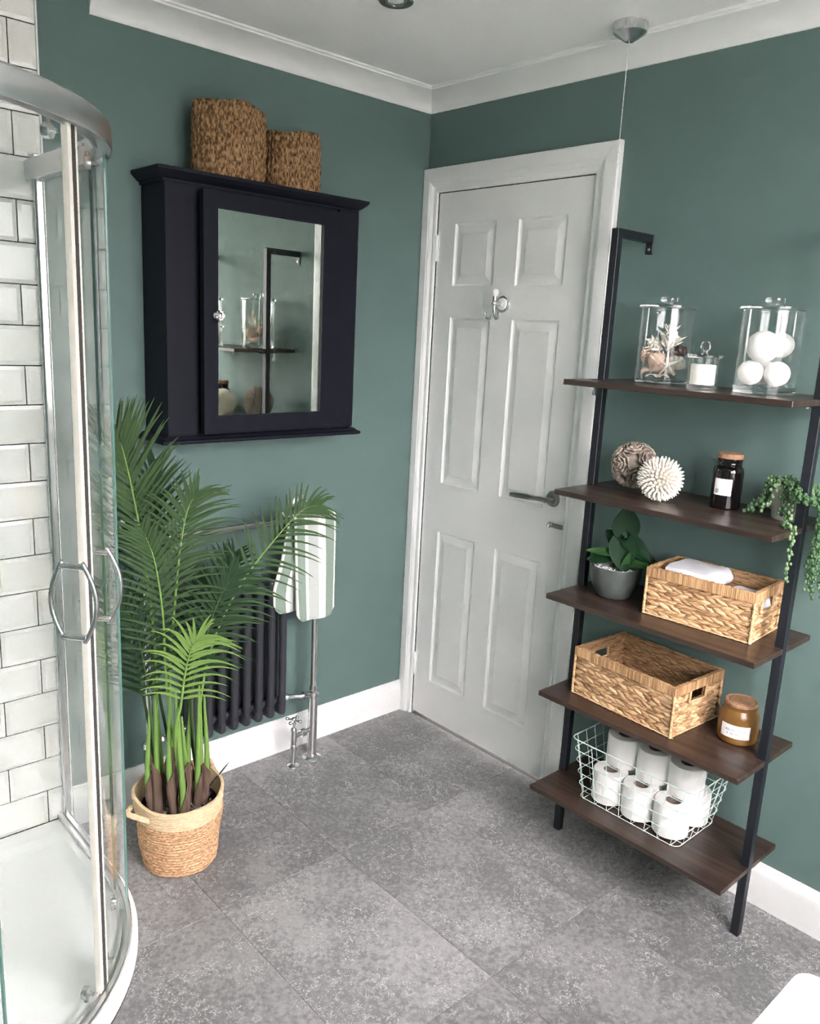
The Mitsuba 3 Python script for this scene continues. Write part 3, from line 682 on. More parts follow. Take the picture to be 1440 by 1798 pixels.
# ================================================================ bath (its rounded rim corner is in view)
bt = thing('bathtub', 'white bath with a rounded rim corner in the bottom right of the photo', 'bath')
def rr_loop(ins, z, rad, x0=0.853, y0=1.897, x1=XM - 0.004, y1=YM - 0.004):
    p = []
    x0, y0, x1, y1 = x0 + ins, y0 + ins, x1 - ins, y1 - ins
    for (cx, cy, a) in ((x0 + rad, y0 + rad, 180), (x1 - rad, y0 + rad, 270), (x1 - rad, y1 - rad, 0), (x0 + rad, y1 - rad, 90)):
        for t in np.radians(np.linspace(a, a + 90, 9)): p.append((cx + rad * math.cos(t), cy + rad * math.sin(t), z))
    return p
obj('shell', loft([rr_loop(i, z, r) for i, z, r in ((0.02, 0.0, 0.03), (0.02, 0.515, 0.03), (0.002, 0.517, 0.03), (0, 0.52, 0.03), (0, 0.543, 0.03), (0.002, 0.548, 0.03), (0.006, 0.55, 0.03), (0.055, 0.55, 0.06), (0.062, 0.546, 0.07), (0.075, 0.52, 0.09), (0.12, 0.25, 0.12), (0.15, 0.17, 0.14), (0.22, 0.15, 0.10))]), TRAY, bt, 40)

# ================================================================ ladder shelf
sh = thing('ladder_shelf', 'tall five-tier shelf unit with dark walnut boards and black metal posts', 'shelf unit')
Y0, Y1, SXB, PXC, PW = 0.925, 1.531, 0.014, 0.1635, 0.022
SZ = [1.405, 1.107, 0.806, 0.508, 0.206]
SXF = [0.330, 0.327, 0.322, 0.316, 0.318]
PYL, PYR = 0.9335, 1.5205
h = PW / 2
for py in (PYL, PYR):
    obj('post', cbox((PXC - h, py - h, 0.0), (PXC + h, py + h, 1.804), 0.0012), BLACK, sh)
    am = obj('wall_arm', cat([cbox((0.003, py - h, 1.782), (PXC + h, py + h, 1.804), 0.0012), cbox((0.0, py - h, 1.752), (0.004, py + h, 1.804), 0.001)]), BLACK, sh)
    obj('screw', mv(lathe([(0, 0.003), (0.0035, 0.0026), (0.0045, 0)], 16), frame((1, 0, 0)), (0.004, py, 1.765)), SATIN, am, 40)
for z, xf in zip(SZ, SXF):
    b = man(cbox((SXB, Y0, z - 0.0145), (xf, Y1, z), 0.0012))
    for py in (PYL, PYR):
        lo, hi = (Y0 - 0.01, PYL + h + 0.0004) if py == PYL else (PYR - h - 0.0004, Y1 + 0.01)
        b = b - man(box((PXC - h - 0.0004, lo, z - 0.03), (PXC + h + 0.0004, hi, z + 0.02)))
    obj('shelf_board', unman(b), WOOD, sh)
    for py, s_ in ((PYL, 1), (PYR, -1)):
        bk = obj('support', cat([cbox((PXC - 0.045, py - h + (0.004 if s_ > 0 else 0.0), z - 0.0185), (PXC + 0.045, py + h - (0 if s_ > 0 else 0.004) + s_ * 0.012, z - 0.0146), 0.001)]), BLACK, sh)
        obj('bolt', cat([lathe([(0, -0.0045), (0.005, -0.0035), (0.006, 0)], 10, (PXC + dx, py + s_ * 0.012, z - 0.0185)) for dx in (-0.03, 0.03)]), SATIN, bk, 40)

# ---- glass jars on the top shelf
def view_axes(p):
    t = np.array([EYE[0] - p[0], EYE[1] - p[1], 0]); t /= np.linalg.norm(t)
    return np.array([-t[1], t[0], 0]), t
def glass_jar(name, label, x, y, z, r, hgt, base, knob, cat_='jar', group=None):
    z = z + 0.0003
    k = thing(name, label, cat_, group)
    wall = [(r, base + 0.0005), (r, hgt - 0.0085), (r - 0.003, hgt - 0.0085), (r - 0.003, base + 0.0005)]
    obj('wall', lathe(wall, 72, (x, y, z)), 'm_jar', k, 40)
    obj('base', lathe([(0, 0), (r - 0.001, 0), (r, 0.001), (r, base - 0.0005), (r - 0.001, base), (0, base)], 72, (x, y, z)), 'm_solid_glass', k, 30)
    lk = obj('lid', lathe([(0, hgt - 0.008), (r + 0.005, hgt - 0.008), (r + 0.006, hgt - 0.007), (r + 0.006, hgt - 0.001), (r + 0.005, hgt), (0, hgt)], 72, (x, y, z)), 'm_solid_glass', k, 30)
    if knob == 'puck': pr = [(0, 0.0004), (0.010, 0.0004), (0.009, 0.008), (0.0215, 0.010), (0.0225, 0.012), (0.0225, 0.019), (0.0215, 0.021), (0, 0.021)]
    else: pr = [(0, 0.0004), (0.008, 0.0004), (0.005, 0.005), (0.0055, 0.008), (0.011, 0.014), (0.0135, 0.020), (0.011, 0.027), (0.006, 0.031), (0, 0.0315)]
    obj('knob', lathe(pr, 40 if knob == 'puck' else 20, (x, y, z + hgt)), 'm_solid_glass', lk, 30)
    return k
J1, J2, J3 = (0.100, 1.075), (0.150, 1.381), (0.200, 1.248)
glass_jar('glass_jar', 'lidded glass jar full of seashells on the top shelf', J1[0], J1[1], SZ[0], 0.0695, 0.203, 0.009, 'puck')
glass_jar('glass_jar', 'lidded glass jar holding white bath bombs on the top shelf', J2[0], J2[1], SZ[0], 0.0705, 0.201, 0.017, 'puck')
glass_jar('candle_glass', 'small lidded glass with a faceted knob between the two tall jars', J3[0], J3[1], SZ[0], 0.0360, 0.083, 0.010, 'ball', 'candle jar')
one('candle', lathe([(0, 0), (0.0290, 0), (0.0295, 0.001), (0.0295, 0.047), (0.028, 0.049), (0.023, 0.0475), (0, 0.047)], 48, (J3[0], J3[1], SZ[0] + 0.0108)), WAX, 'white wax candle inside the small lidded glass', 'candle', None, 40)
r2, t2 = view_axes(J2)
BB = [(-0.0330, 0.012, 0.0297, 0.0292, 'white bath bomb low at the front left of its jar'), (0.0250, 0.017, 0.0297, 0.0292, 'white bath bomb low at the front right of its jar'),
      (-0.004, -0.035, 0.0297, 0.0292, 'white bath bomb mostly hidden at the back of the jar bottom'),
      (-0.013, 0.021, 0.0915, 0.0370, 'large white bath bomb resting on the lower ones, upper left in its jar'), (0.026, -0.028, 0.0960, 0.0292, 'white bath bomb on top of the pile at the right of its jar')]
for dr_, dt_, dz_, rr_, lab in BB:
    c = np.array([J2[0], J2[1], SZ[0] + 0.018]) + r2 * dr_ + t2 * dt_ + np.array([0, 0, dz_])
    m = trimesh.creation.uv_sphere(radius=1.0, count=[32, 48])
    v = np.asarray(m.vertices)
    rad = 1 + 0.03 * (meshkit.fbm(v * 3 + len(USED), 3, 2) - 0.5) - 0.018 * np.exp(-(v[:, 2] / 0.02) ** 2)
    m = TM(v * rad[:, None] * rr_, m.faces)
    M_ = frame(t2 * 0.5 + np.array([0, 0, 1.0]) + r2 * rng.uniform(-0.6, 0.6))
    one('bath_bomb', mv(m, M_, c), BOMB, lab, 'bath bomb', 'bath bombs in the jar', True)

# ---- seashells in the left jar
r1, t1 = view_axes(J1)
def j1(a, b, c): return np.array([J1[0], J1[1], SZ[0] + 0.0105]) + r1 * a + t1 * b + np.array([0, 0, c])
def murex(L, R, nsp, seed, spike=1.0):
    g_ = np.random.default_rng(seed)
    th = np.linspace(0, 2 * PI, 40, endpoint=False); zz = np.linspace(0, 1, 40)
    TH, Z = np.meshgrid(th, zz, indexing='ij')
    prof = np.where(Z < 0.62, np.sin(np.clip(Z / 0.62, 0, 1) * PI / 2) ** 1.2 * 0.92 + 0.08, np.clip((1 - Z) / 0.38, 0, 1) ** 0.9)
    steps = 1 + 0.12 * np.sin(Z * 34 + TH) * (Z > 0.5)
    rr = R * prof * steps * (1 + 0.10 * np.cos(TH * 7 + Z * 5))
    m = [grid(np.stack([rr * np.cos(TH), rr * np.sin(TH), Z * L], -1), True, False)]
    for k in range(nsp):
        z = g_.uniform(0.18, 0.93); a = (k % 7) * 2 * PI / 7 + g_.uniform(-0.15, 0.15)
        p = (0.92 * np.sin(min(1, z / 0.62) * PI / 2) + 0.08) if z < 0.62 else (1 - z) / 0.38
        b0 = np.array([math.cos(a) * R * p * 0.85, math.sin(a) * R * p * 0.85, z * L])
        d = np.array([math.cos(a), math.sin(a), 0.45]) * spike * R * g_.uniform(0.35, 0.8)
        m.append(tube([b0, b0 + d * 0.6, b0 + d * 1.15 + np.array([0, 0, 0.15 * R])], [0.0045, 0.0032, 0.0008], 6))
    return cat(m)
def scallop(R, ribs, dome, fl):
    th = np.linspace(-PI * 0.62, PI * 0.62, 61); s = np.linspace(0.02, 1, 22)
    TH, S = np.meshgrid(th, s, indexing='ij')
    rr = R * S * (1 + 0.03 * np.cos(TH * ribs))
    P = np.stack([rr * np.sin(TH), rr * np.cos(TH), dome * R * (1 - (1 - S) ** 2) * 0.9 - dome * R * S ** 3 * 0.9 + 0.035 * R * S * np.cos(TH * ribs) + fl * R * S ** 2 * np.cos(TH * 1.5)], -1)
    return solidify(P, 0.0022)
SHG = None
def shell(key, m, mt, lab):
    o_ = np.array([J1[0], J1[1], SZ[0] + 0.0098])
    v = o_ + (np.array(m.vertices) - o_) * 0.88; d = v[:, :2] - np.array(J1); q = np.linalg.norm(d, axis=1, keepdims=True)
    v[:, :2] = np.array(J1) + d * np.where(q > 0.056, 0.056 + 0.009 * np.tanh((q - 0.056) / 0.02), q) / np.maximum(q, 1e-9)
    v[:, 2] = np.maximum(v[:, 2], SZ[0] + 0.0098)
    one(key, TM(v, m.faces), mt, lab, 'seashell', 'seashells in the jar', True)
up1 = np.array([0, 0, 1.0])
shell('conch_shell', mv(murex(0.075, 0.026, 26, 4), frame(up1 * 1.0 + r1 * 0.22 + t1 * 0.15), j1(0.006, 0.016, 0.085)), SHELLW, 'large white spiky murex shell standing on top in the jar')
shell('conch_shell', mv(murex(0.058, 0.019, 22, 8), frame(-r1 * 0.9 + up1 * 0.55), j1(-0.004, 0.004, 0.088)), SHELLW, 'white spiky shell pointing left near the top of the jar')
shell('conch_shell', mv(murex(0.070, 0.030, 10, 5, 0.6), frame(up1 * 0.8 + r1 * 0.55 + t1 * 0.1), j1(-0.036, 0.030, 0.022)), CONCH, 'pink conch shell leaning at the front left of the jar')
shell('conch_shell', mv(murex(0.062, 0.022, 9, 15, 0.5), frame(-r1 * 0.5 + up1 * 0.9), j1(-0.036, -0.015, 0.040)), CONCH, 'pale pink shell behind the conch at the left wall of the jar')
shell('scallop_shell', mv(scallop(0.052, 13, 0.55, 0.1), np.stack([r1, up1 * 0.35 - t1 * 0.6, t1 * 0.8 + up1 * 0.45], 1), j1(-0.012, 0.020, 0.020)), CONCH, 'pinkish open shell lying low at the front of the jar')
shell('scallop_shell', mv(scallop(0.044, 15, 0.6, -0.1), np.stack([r1 * 0.8 + up1 * 0.5, up1 * 0.8 - r1 * 0.4, t1], 1), j1(0.036, 0.010, 0.030)), OYSTER, 'rough grey oyster shell at the right of the jar')
shell('scallop_shell', mv(scallop(0.036, 9, 0.6, 0.0), np.stack([r1 * 0.6 + up1 * 0.7, up1 * 0.7 - r1 * 0.7, t1 * 0.9], 1), j1(0.048, -0.015, 0.068)), BROWNSHELL, 'dark brown shell at the right wall of the jar')
shell('scallop_shell', mv(scallop(0.036, 17, 0.7, 0.0), np.stack([r1, -t1 * 0.95, up1 * 0.6], 1), j1(-0.012, 0.052, 0.006)), SHELLW, 'small white scallop lying on the bottom of the jar')
sf = []
for k in range(5):
    a = k * 2 * PI / 5 + 0.35
    d = r1 * math.cos(a) + up1 * math.sin(a)
    c = j1(0.014, 0.056, 0.046)
    sf.append(tube([c, c + d * 0.016, c + d * 0.040 + t1 * -0.002], [0.0062, 0.0042, 0.0012], 8))
shell('starfish', cat(sf), SHELLW, 'slim white starfish leaning at the front of the jar')

# ---- second shelf: flower ball, shell ball, dark jar, trailing plant
fb = thing('flower_ball', 'brownish wooden flower ball behind the white shell ball', 'decorative ball')
FC = np.array([0.122, 1.036, SZ[1] + 0.0690])
FR = 0.049
obj('core', ball(FC, FR * 0.92, 3), PETAL, fb, True)
def petal(w, l, cup):
    u = np.linspace(-1, 1, 7); v = np.linspace(0, 1, 5)
    U, V = np.meshgrid(u, v, indexing='ij')
    wid = w * np.sin(np.clip(V * 0.88 + 0.14, 0, 1) * PI) ** 0.55
    x = U * wid; y = cup * (U ** 2) * w * 1.1 - 0.25 * l * V ** 2 * 0.8
    return solidify(np.stack([x, -y, V * l], -1), 0.0011)
pt = [petal(0.0155, 0.023, 0.40), petal(0.0125, 0.022, 0.55), petal(0.0092, 0.0205, 0.75), petal(0.0058, 0.018, 1.0)]
pd = [mikit.ply(m, PETAL, True) for m in pt]
npet = 0
gold = PI * (3 - math.sqrt(5))
NR = 12
for i in range(NR):
    zz = 1 - 2 * (i + 0.5) / NR
    a = i * gold + 0.4
    n = np.array([math.cos(a) * math.sqrt(1 - zz * zz), math.sin(a) * math.sqrt(1 - zz * zz), zz])
    M_ = frame(n)
    o = FC + n * FR * 0.84
    bud = cat([tube([(0, 0, 0), (0, 0, 0.020)], [0.003, 0.002], 6)])
    rk = obj('flower', mv(bud, M_, o), PETAL, fb)
    for ring, (cnt, rad, tilt) in enumerate(((8, 0.0140, 52), (7, 0.0105, 36), (5, 0.0065, 20), (3, 0.0030, 7))):
        for j in range(cnt):
            if npet >= 290: continue
            npet += 1
            A = np.eye(4); A[:3, :3] = M_ @ rot((0, 0, 1), 360 * j / cnt + ring * 31 + i * 17) @ rot((1, 0, 0), -tilt)
            off = M_ @ rot((0, 0, 1), 360 * j / cnt + ring * 31 + i * 17) @ np.array([0, rad, 0.001 + ring * 0.0015])
            A[:3, 3] = o + off
            obj('petal', {**pd[ring], 'to_world': T(A.tolist())}, None, rk)
sb = thing('shell_ball', 'white ball covered in small pointed shells on the second shelf', 'decorative ball')
WC = np.array([0.208, 1.172, SZ[1] + 0.0600])
obj('core', ball(WC, 0.0465, 3), SHELLCORE, sb, True)
cone = lathe([(0, -0.003), (0.0030, -0.002), (0.0042, 0.0025), (0.0038, 0.006), (0.0024, 0.0105), (0.0009, 0.0140), (0, 0.0150)], 9)
cd = mikit.ply(cone, SHELLW, True)
NS = 292
axis = frame(t1 * 0.8 + r1 * 0.2 - up1 * 0.1)
for i in range(NS):
    zz = 1 - 2 * (i + 0.5) / NS
    a = i * gold
    n = axis @ np.array([math.cos(a) * math.sqrt(1 - zz * zz), math.sin(a) * math.sqrt(1 - zz * zz), zz])
    A = np.eye(4); A[:3, :3] = frame(n + 0.10 * (axis[:, 2] * -0.6 + up1 * 0.2) + rng.normal(0, 0.09, 3)) * rng.uniform(0.92, 1.12); A[:3, 3] = WC + n * 0.0450
    obj('shell', {**cd, 'to_world': T(A.tolist())}, None, sb)

def wrap_label(cx, cy, r, az, halfang, z0, z1, tilt=0.0, n=16):
    a = np.linspace(-halfang, halfang, n)
    P = np.zeros((n, 2, 3))
    for i, t in enumerate(a):
        for j, z in enumerate((z0, z1)):
            P[i, j] = (cx + r * math.cos(az + t), cy + r * math.sin(az + t), z)
    return solidify(P, 0.0006)
def wrap_text(text, height, cx, cy, r, az, z, bold=False):
    m = meshkit.text_mesh(text, height, 0.0004, bold)
    v = np.asarray(m.vertices); wd = v[:, 0].max()
    a = az + (v[:, 0] - wd / 2) / r
    rr = r + v[:, 2]
    return TM(np.stack([cx + rr * np.cos(a), cy + rr * np.sin(a), z + v[:, 1]], 1), m.faces)
dj = thing('candle_jar', 'tall near-black glass candle jar with a wooden lid on the second shelf', 'candle jar')
D = (0.118, 1.309); dz = SZ[1] + 0.0003
DS = np.array([[0.85, 0, 0], [0, 0.85, 0], [0, 0, 0.885]])
def dj_(m): return mv(mv(m, DS), None, (D[0], D[1], dz))
obj('glass', dj_(lathe([(0, 0), (0.040, 0), (0.0435, 0.004), (0.0435, 0.105), (0.041, 0.116), (0.035, 0.122), (0.0345, 0.124), (0.0355, 0.126), (0.0355, 0.131), (0.0345, 0.133), (0.0355, 0.135), (0.0355, 0.144), (0, 0.144)], 56)), AMBERDARK, dj, 35)
obj('lid', dj_(lathe([(0, 0.1445), (0.0362, 0.1445), (0.037, 0.146), (0.037, 0.156), (0.036, 0.158), (0, 0.158)], 48)), LIDWOOD, dj, 30)
az = math.atan2(EYE[1] - D[1], EYE[0] - D[0]) - 0.28
lb = obj('label', wrap_label(D[0], D[1], 0.0375, az, 0.60, dz + 0.036, dz + 0.078), LABEL, dj, label='white paper label with a round grey emblem')
em = lathe([(0, 0), (0.0058, 0)], 24)
v = np.asarray(em.vertices)
a_ = az - 0.36 + v[:, 0] / 0.0380
obj('emblem', TM(np.stack([D[0] + 0.0380 * np.cos(a_), D[1] + 0.0380 * np.sin(a_), dz + 0.046 + v[:, 1]], 1), em.faces), INKPALE, lb)
tp = thing('trailing_plant', 'trailing string-of-pearls plant in a pale concrete pot by the right post', 'potted plant')
TP = np.array([0.105, 1.466]); tz = SZ[1] + 0.0003
obj('pot', lathe([(0, 0), (0.036, 0), (0.038, 0.003), (0.047, 0.078), (0.047, 0.082), (0.0445, 0.083), (0.042, 0.078), (0.040, 0.070), (0, 0.070)], 48, (TP[0], TP[1], tz)), CONCRETE, tp, 40)
obj('soil', lathe([(0, 0.0735), (0.0415, 0.0715)], 32, (TP[0], TP[1], tz)), SOIL, tp)
g3 = np.random.default_rng(21)
bead = trimesh.creation.icosphere(subdivisions=1, radius=1.0)
rt_, tt_ = view_axes(TP)
def strand(pts, k=0):
    p = spline(pts, 60)
    L = np.r_[0, np.cumsum(np.linalg.norm(np.diff(p, axis=0), axis=1))]
    sk = obj('strand', tube(p[::3], 0.0010, 5), PEARL, tp)
    nb = int(L[-1] / 0.0046)
    bs = []
    for q in range(nb):
        c = np.array([np.interp((q + 0.5) / nb * L[-1], L, p[:, i]) for i in range(3)])
        d = g3.normal(0, 1, 3); d /= np.linalg.norm(d)
        rr = g3.uniform(0.0028, 0.0044)
        c2 = c + d * (rr + 0.0028)
        bs.append(TM(bead.vertices * rr * np.array([1, 1, 1.25]) + c2, bead.faces))
    obj('pearls', cat(bs), PEARL if k % 2 else PEARL2, sk, True, kind='stuff')
zr = tz + 0.084
def start(a): return (TP[0] + 0.030 * math.cos(a), TP[1] + 0.030 * math.sin(a), zr - 0.006), (TP[0] + 0.049 * math.cos(a), TP[1] + 0.049 * math.sin(a), zr + 0.008)
n_ = 0
for a, drop, out in ((2.2, 0.05, 0.03), (-2.4, 0.05, 0.02), (-1.9, 0.07, 0.03), (-1.5, 0.08, 0.035), (-1.2, 0.078, 0.045), (-0.8, 0.07, 0.035), (-0.35, 0.06, 0.03), (0.1, 0.07, 0.012), (3.0, 0.03, 0.0)):
    s0, s1 = start(a)
    ca, sa = math.cos(a), math.sin(a)
    strand([s0, s1, (TP[0] + (0.056 + out * 0.3) * ca, TP[1] + (0.056 + out * 0.3) * sa, zr - drop * 0.45), (TP[0] + (0.056 + out) * ca, TP[1] + (0.056 + out) * sa, max(tz + 0.006, zr - drop))], n_); n_ += 1
for a in np.linspace(-2.6, 2.6, 9):      # short tufts on top
    s0, s1 = start(a)
    strand([(TP[0] + 0.012 * math.cos(a + 1), TP[1] + 0.012 * math.sin(a + 1), zr - 0.008), (TP[0] + 0.03 * math.cos(a), TP[1] + 0.03 * math.sin(a), zr + 0.012), (TP[0] + 0.052 * math.cos(a), TP[1] + 0.052 * math.sin(a), zr + 0.004)], n_); n_ += 1
strand([start(0.55)[0], start(0.55)[1], (0.186, 1.500, tz + 0.030), (0.212, 1.516, tz + 0.007), (0.233, 1.5345, tz + 0.004), (0.238, 1.5375, 1.070), (0.238, 1.537, 1.030), (0.236, 1.536, 0.985)], 0)
strand([start(0.30)[0], start(0.30)[1], (0.168, 1.483, tz + 0.045), (0.190, 1.494, tz + 0.010), (0.225, 1.512, tz + 0.006)], 1)
g5 = np.random.default_rng(5)
for q in range(34):
    fa, fb_, dz_ = (q * 0.618) % 1.0, (q * 0.377) % 1.0, 0.10 + 0.15 * ((q * 0.73) % 1.0)
    y, x = (1.568 + 0.035 * fa, 0.182 + 0.026 * fb_) if q % 4 == 3 else (1.540 + 0.052 * fa, 0.062 + 0.078 * fb_)
    a = 0.9 + 0.6 * math.sin(q * 2.1)
    s0, s1 = start(a)
    xm = 0.132 if x < 0.163 else 0.196           # past the post on either side
    strand([s0, s1, (xm, 1.518, zr - 0.004 - 0.006 * (q % 3)), (x, y, zr - 0.028), (x + 0.004 * math.sin(q), y + 0.004, zr - 0.035 - (dz_ - 0.03) * 0.5), (x - 0.006 * math.sin(q), y + 0.003 * math.cos(3 * q), zr - dz_)], q)

# ---- third shelf: leafy plant in a grey pot, seagrass basket with folded flannels
lp = thing('potted_leaf_plant', 'dark green leafy plant in a glazed grey bowl pot on the third shelf', 'potted plant')
LP = np.array([0.172, 1.046]); lz = SZ[2] + 0.0003
obj('pot', lathe([(0, 0), (0.042, 0), (0.049, 0.004), (0.061, 0.026), (0.0695, 0.054), (0.0725, 0.080), (0.0730, 0.088), (0.0722, 0.0905), (0.0712, 0.0900), (0.0695, 0.085), (0.067, 0.075), (0, 0.074)], 64, (LP[0], LP[1], lz)), STONEPOT, lp, 40)
obj('soil', lathe([(0, 0.079), (0.0680, 0.0765)], 40, (LP[0], LP[1], lz)), SOIL, lp)
ico1 = trimesh.creation.icosphere(subdivisions=1, radius=1.0)
def pebbles(cx, cy, z, rad, n, size, seed):
    g_ = np.random.default_rng(seed); ms = []
    for _ in range(n):
        r_ = rad * math.sqrt(g_.uniform(0, 1)); a = g_.uniform(0, 2 * PI); s = g_.uniform(*size)
        ms.append(TM(ico1.vertices * s * g_.uniform(0.7, 1.2, 3) * (1 + 0.1 * g_.normal(0, 1, (len(ico1.vertices), 1))) + [cx + r_ * math.cos(a), cy + r_ * math.sin(a), z + s * 0.4], ico1.faces))
    return cat(ms)
obj('gravel', pebbles(LP[0], LP[1], lz + 0.078, 0.063, 330, (0.0022, 0.0042), 5), PALEPEBBLE, lp, kind='stuff')
r3, t3 = view_axes(LP)
def broad_leaf(w, l, bend, fold, heart=0.0):
    v = np.linspace(0, 1, 15); u = np.linspace(-1, 1, 11)
    U, V = np.meshgrid(u, v, indexing='ij')
    wid = w * np.sin(np.clip(0.06 + V * 0.94, 0, 1) ** 0.62 * PI) ** 0.75
    y = V * l - heart * l * np.abs(U) ** 1.5 * (1 - V) ** 3
    z = -bend * l * V ** 2 + fold * w * np.abs(U) ** 1.3 + 0.03 * w * np.cos(U * 12) * V
    return solidify(np.stack([U * wid, y, z], -1), 0.0012)
def place_leaf(base, tip_dir, face, w, l, bend, fold, m, heart=0.0, start_pt=None):
    y = np.asarray(tip_dir, float); y /= np.linalg.norm(y)
    z = np.asarray(face, float); z = z - y * (z @ y); z /= np.linalg.norm(z)
    M_ = np.stack([np.cross(y, z), y, z], 1)
    obj('leaf', mv(broad_leaf(w, l, bend, fold, heart), M_, base), m, lp, True)
def L3(a, b, c): return np.array([LP[0], LP[1], lz]) + r3 * a + t3 * b + np.array([0, 0, c])
LEAVES = [  # base, direction (right, toward viewer, up), facing, half width, length, bend, fold, material
    ((0.016, 0.005, 0.190), (-0.06, -0.08, 1.0), (0.1, 1.0, 0.1), 0.038, 0.068, 0.03, 0.06, LEAF_WAX, 0.30),
    ((-0.012, 0.020, 0.125), (-1.0, 0.15, 0.12), (0.1, 0.5, 1.0), 0.017, 0.075, 0.12, 0.25, LEAF_WAX2, 0.1),
    ((-0.016, 0.012, 0.118), (-1.0, -0.05, -0.28), (0.0, 0.9, 0.7), 0.021, 0.070, 0.10, 0.20, LEAF_WAX, 0.1),
    ((0.010, 0.020, 0.160), (0.15, 0.25, -1.0), (0.0, 1.0, 0.25), 0.038, 0.085, 0.05, 0.12, LEAF_WAX, 0.25),
    ((0.020, 0.004, 0.166), (0.75, 0.1, -0.55), (0.3, 0.8, 0.8), 0.031, 0.096, 0.12, 0.20, LEAF_WAX, 0.2),
    ((0.034, 0.016, 0.110), (0.9, 0.25, -0.12), (0.0, 0.6, 1.0), 0.024, 0.062, 0.18, 0.22, LEAF_WAX2, 0.15),
    ((0.018, 0.030, 0.090), (0.3, 0.25, 1.0), (0.3, 1.0, 0.0), 0.011, 0.055, 0.05, 0.30, LEAF_WAX2, 0.0),
    ((0.000, -0.006, 0.155), (-0.6, -0.2, 0.42), (-0.2, 0.9, 0.6), 0.022, 0.048, 0.1, 0.2, LEAF_WAX, 0.2),
    ((0.040, -0.010, 0.130), (0.9, -0.3, -0.25), (0.2, 0.6, 0.9), 0.028, 0.075, 0.2, 0.2, LEAF_WAX, 0.2),
    ((0.010, -0.016, 0.140), (0.1, -0.9, 0.3), (0.0, 0.4, 1.0), 0.024, 0.06, 0.2, 0.2, LEAF_WAX, 0.2)]
for b_, d_, f_, w_, l_, be, fo, m_, he in LEAVES:
    base = L3(*b_)
    place_leaf(base, r3 * d_[0] + t3 * d_[1] + up1 * d_[2], r3 * f_[0] + t3 * f_[1] + up1 * f_[2], w_, l_, be, fo, m_, he)
    root = L3(b_[0] * 0.35, b_[1] * 0.4, 0.074)
    obj('leaf_stalk', tube(spline([root, (root + base) / 2 + up1 * 0.012, base], 10), 0.0018, 6), LEAF_WAX2, lp, 60)

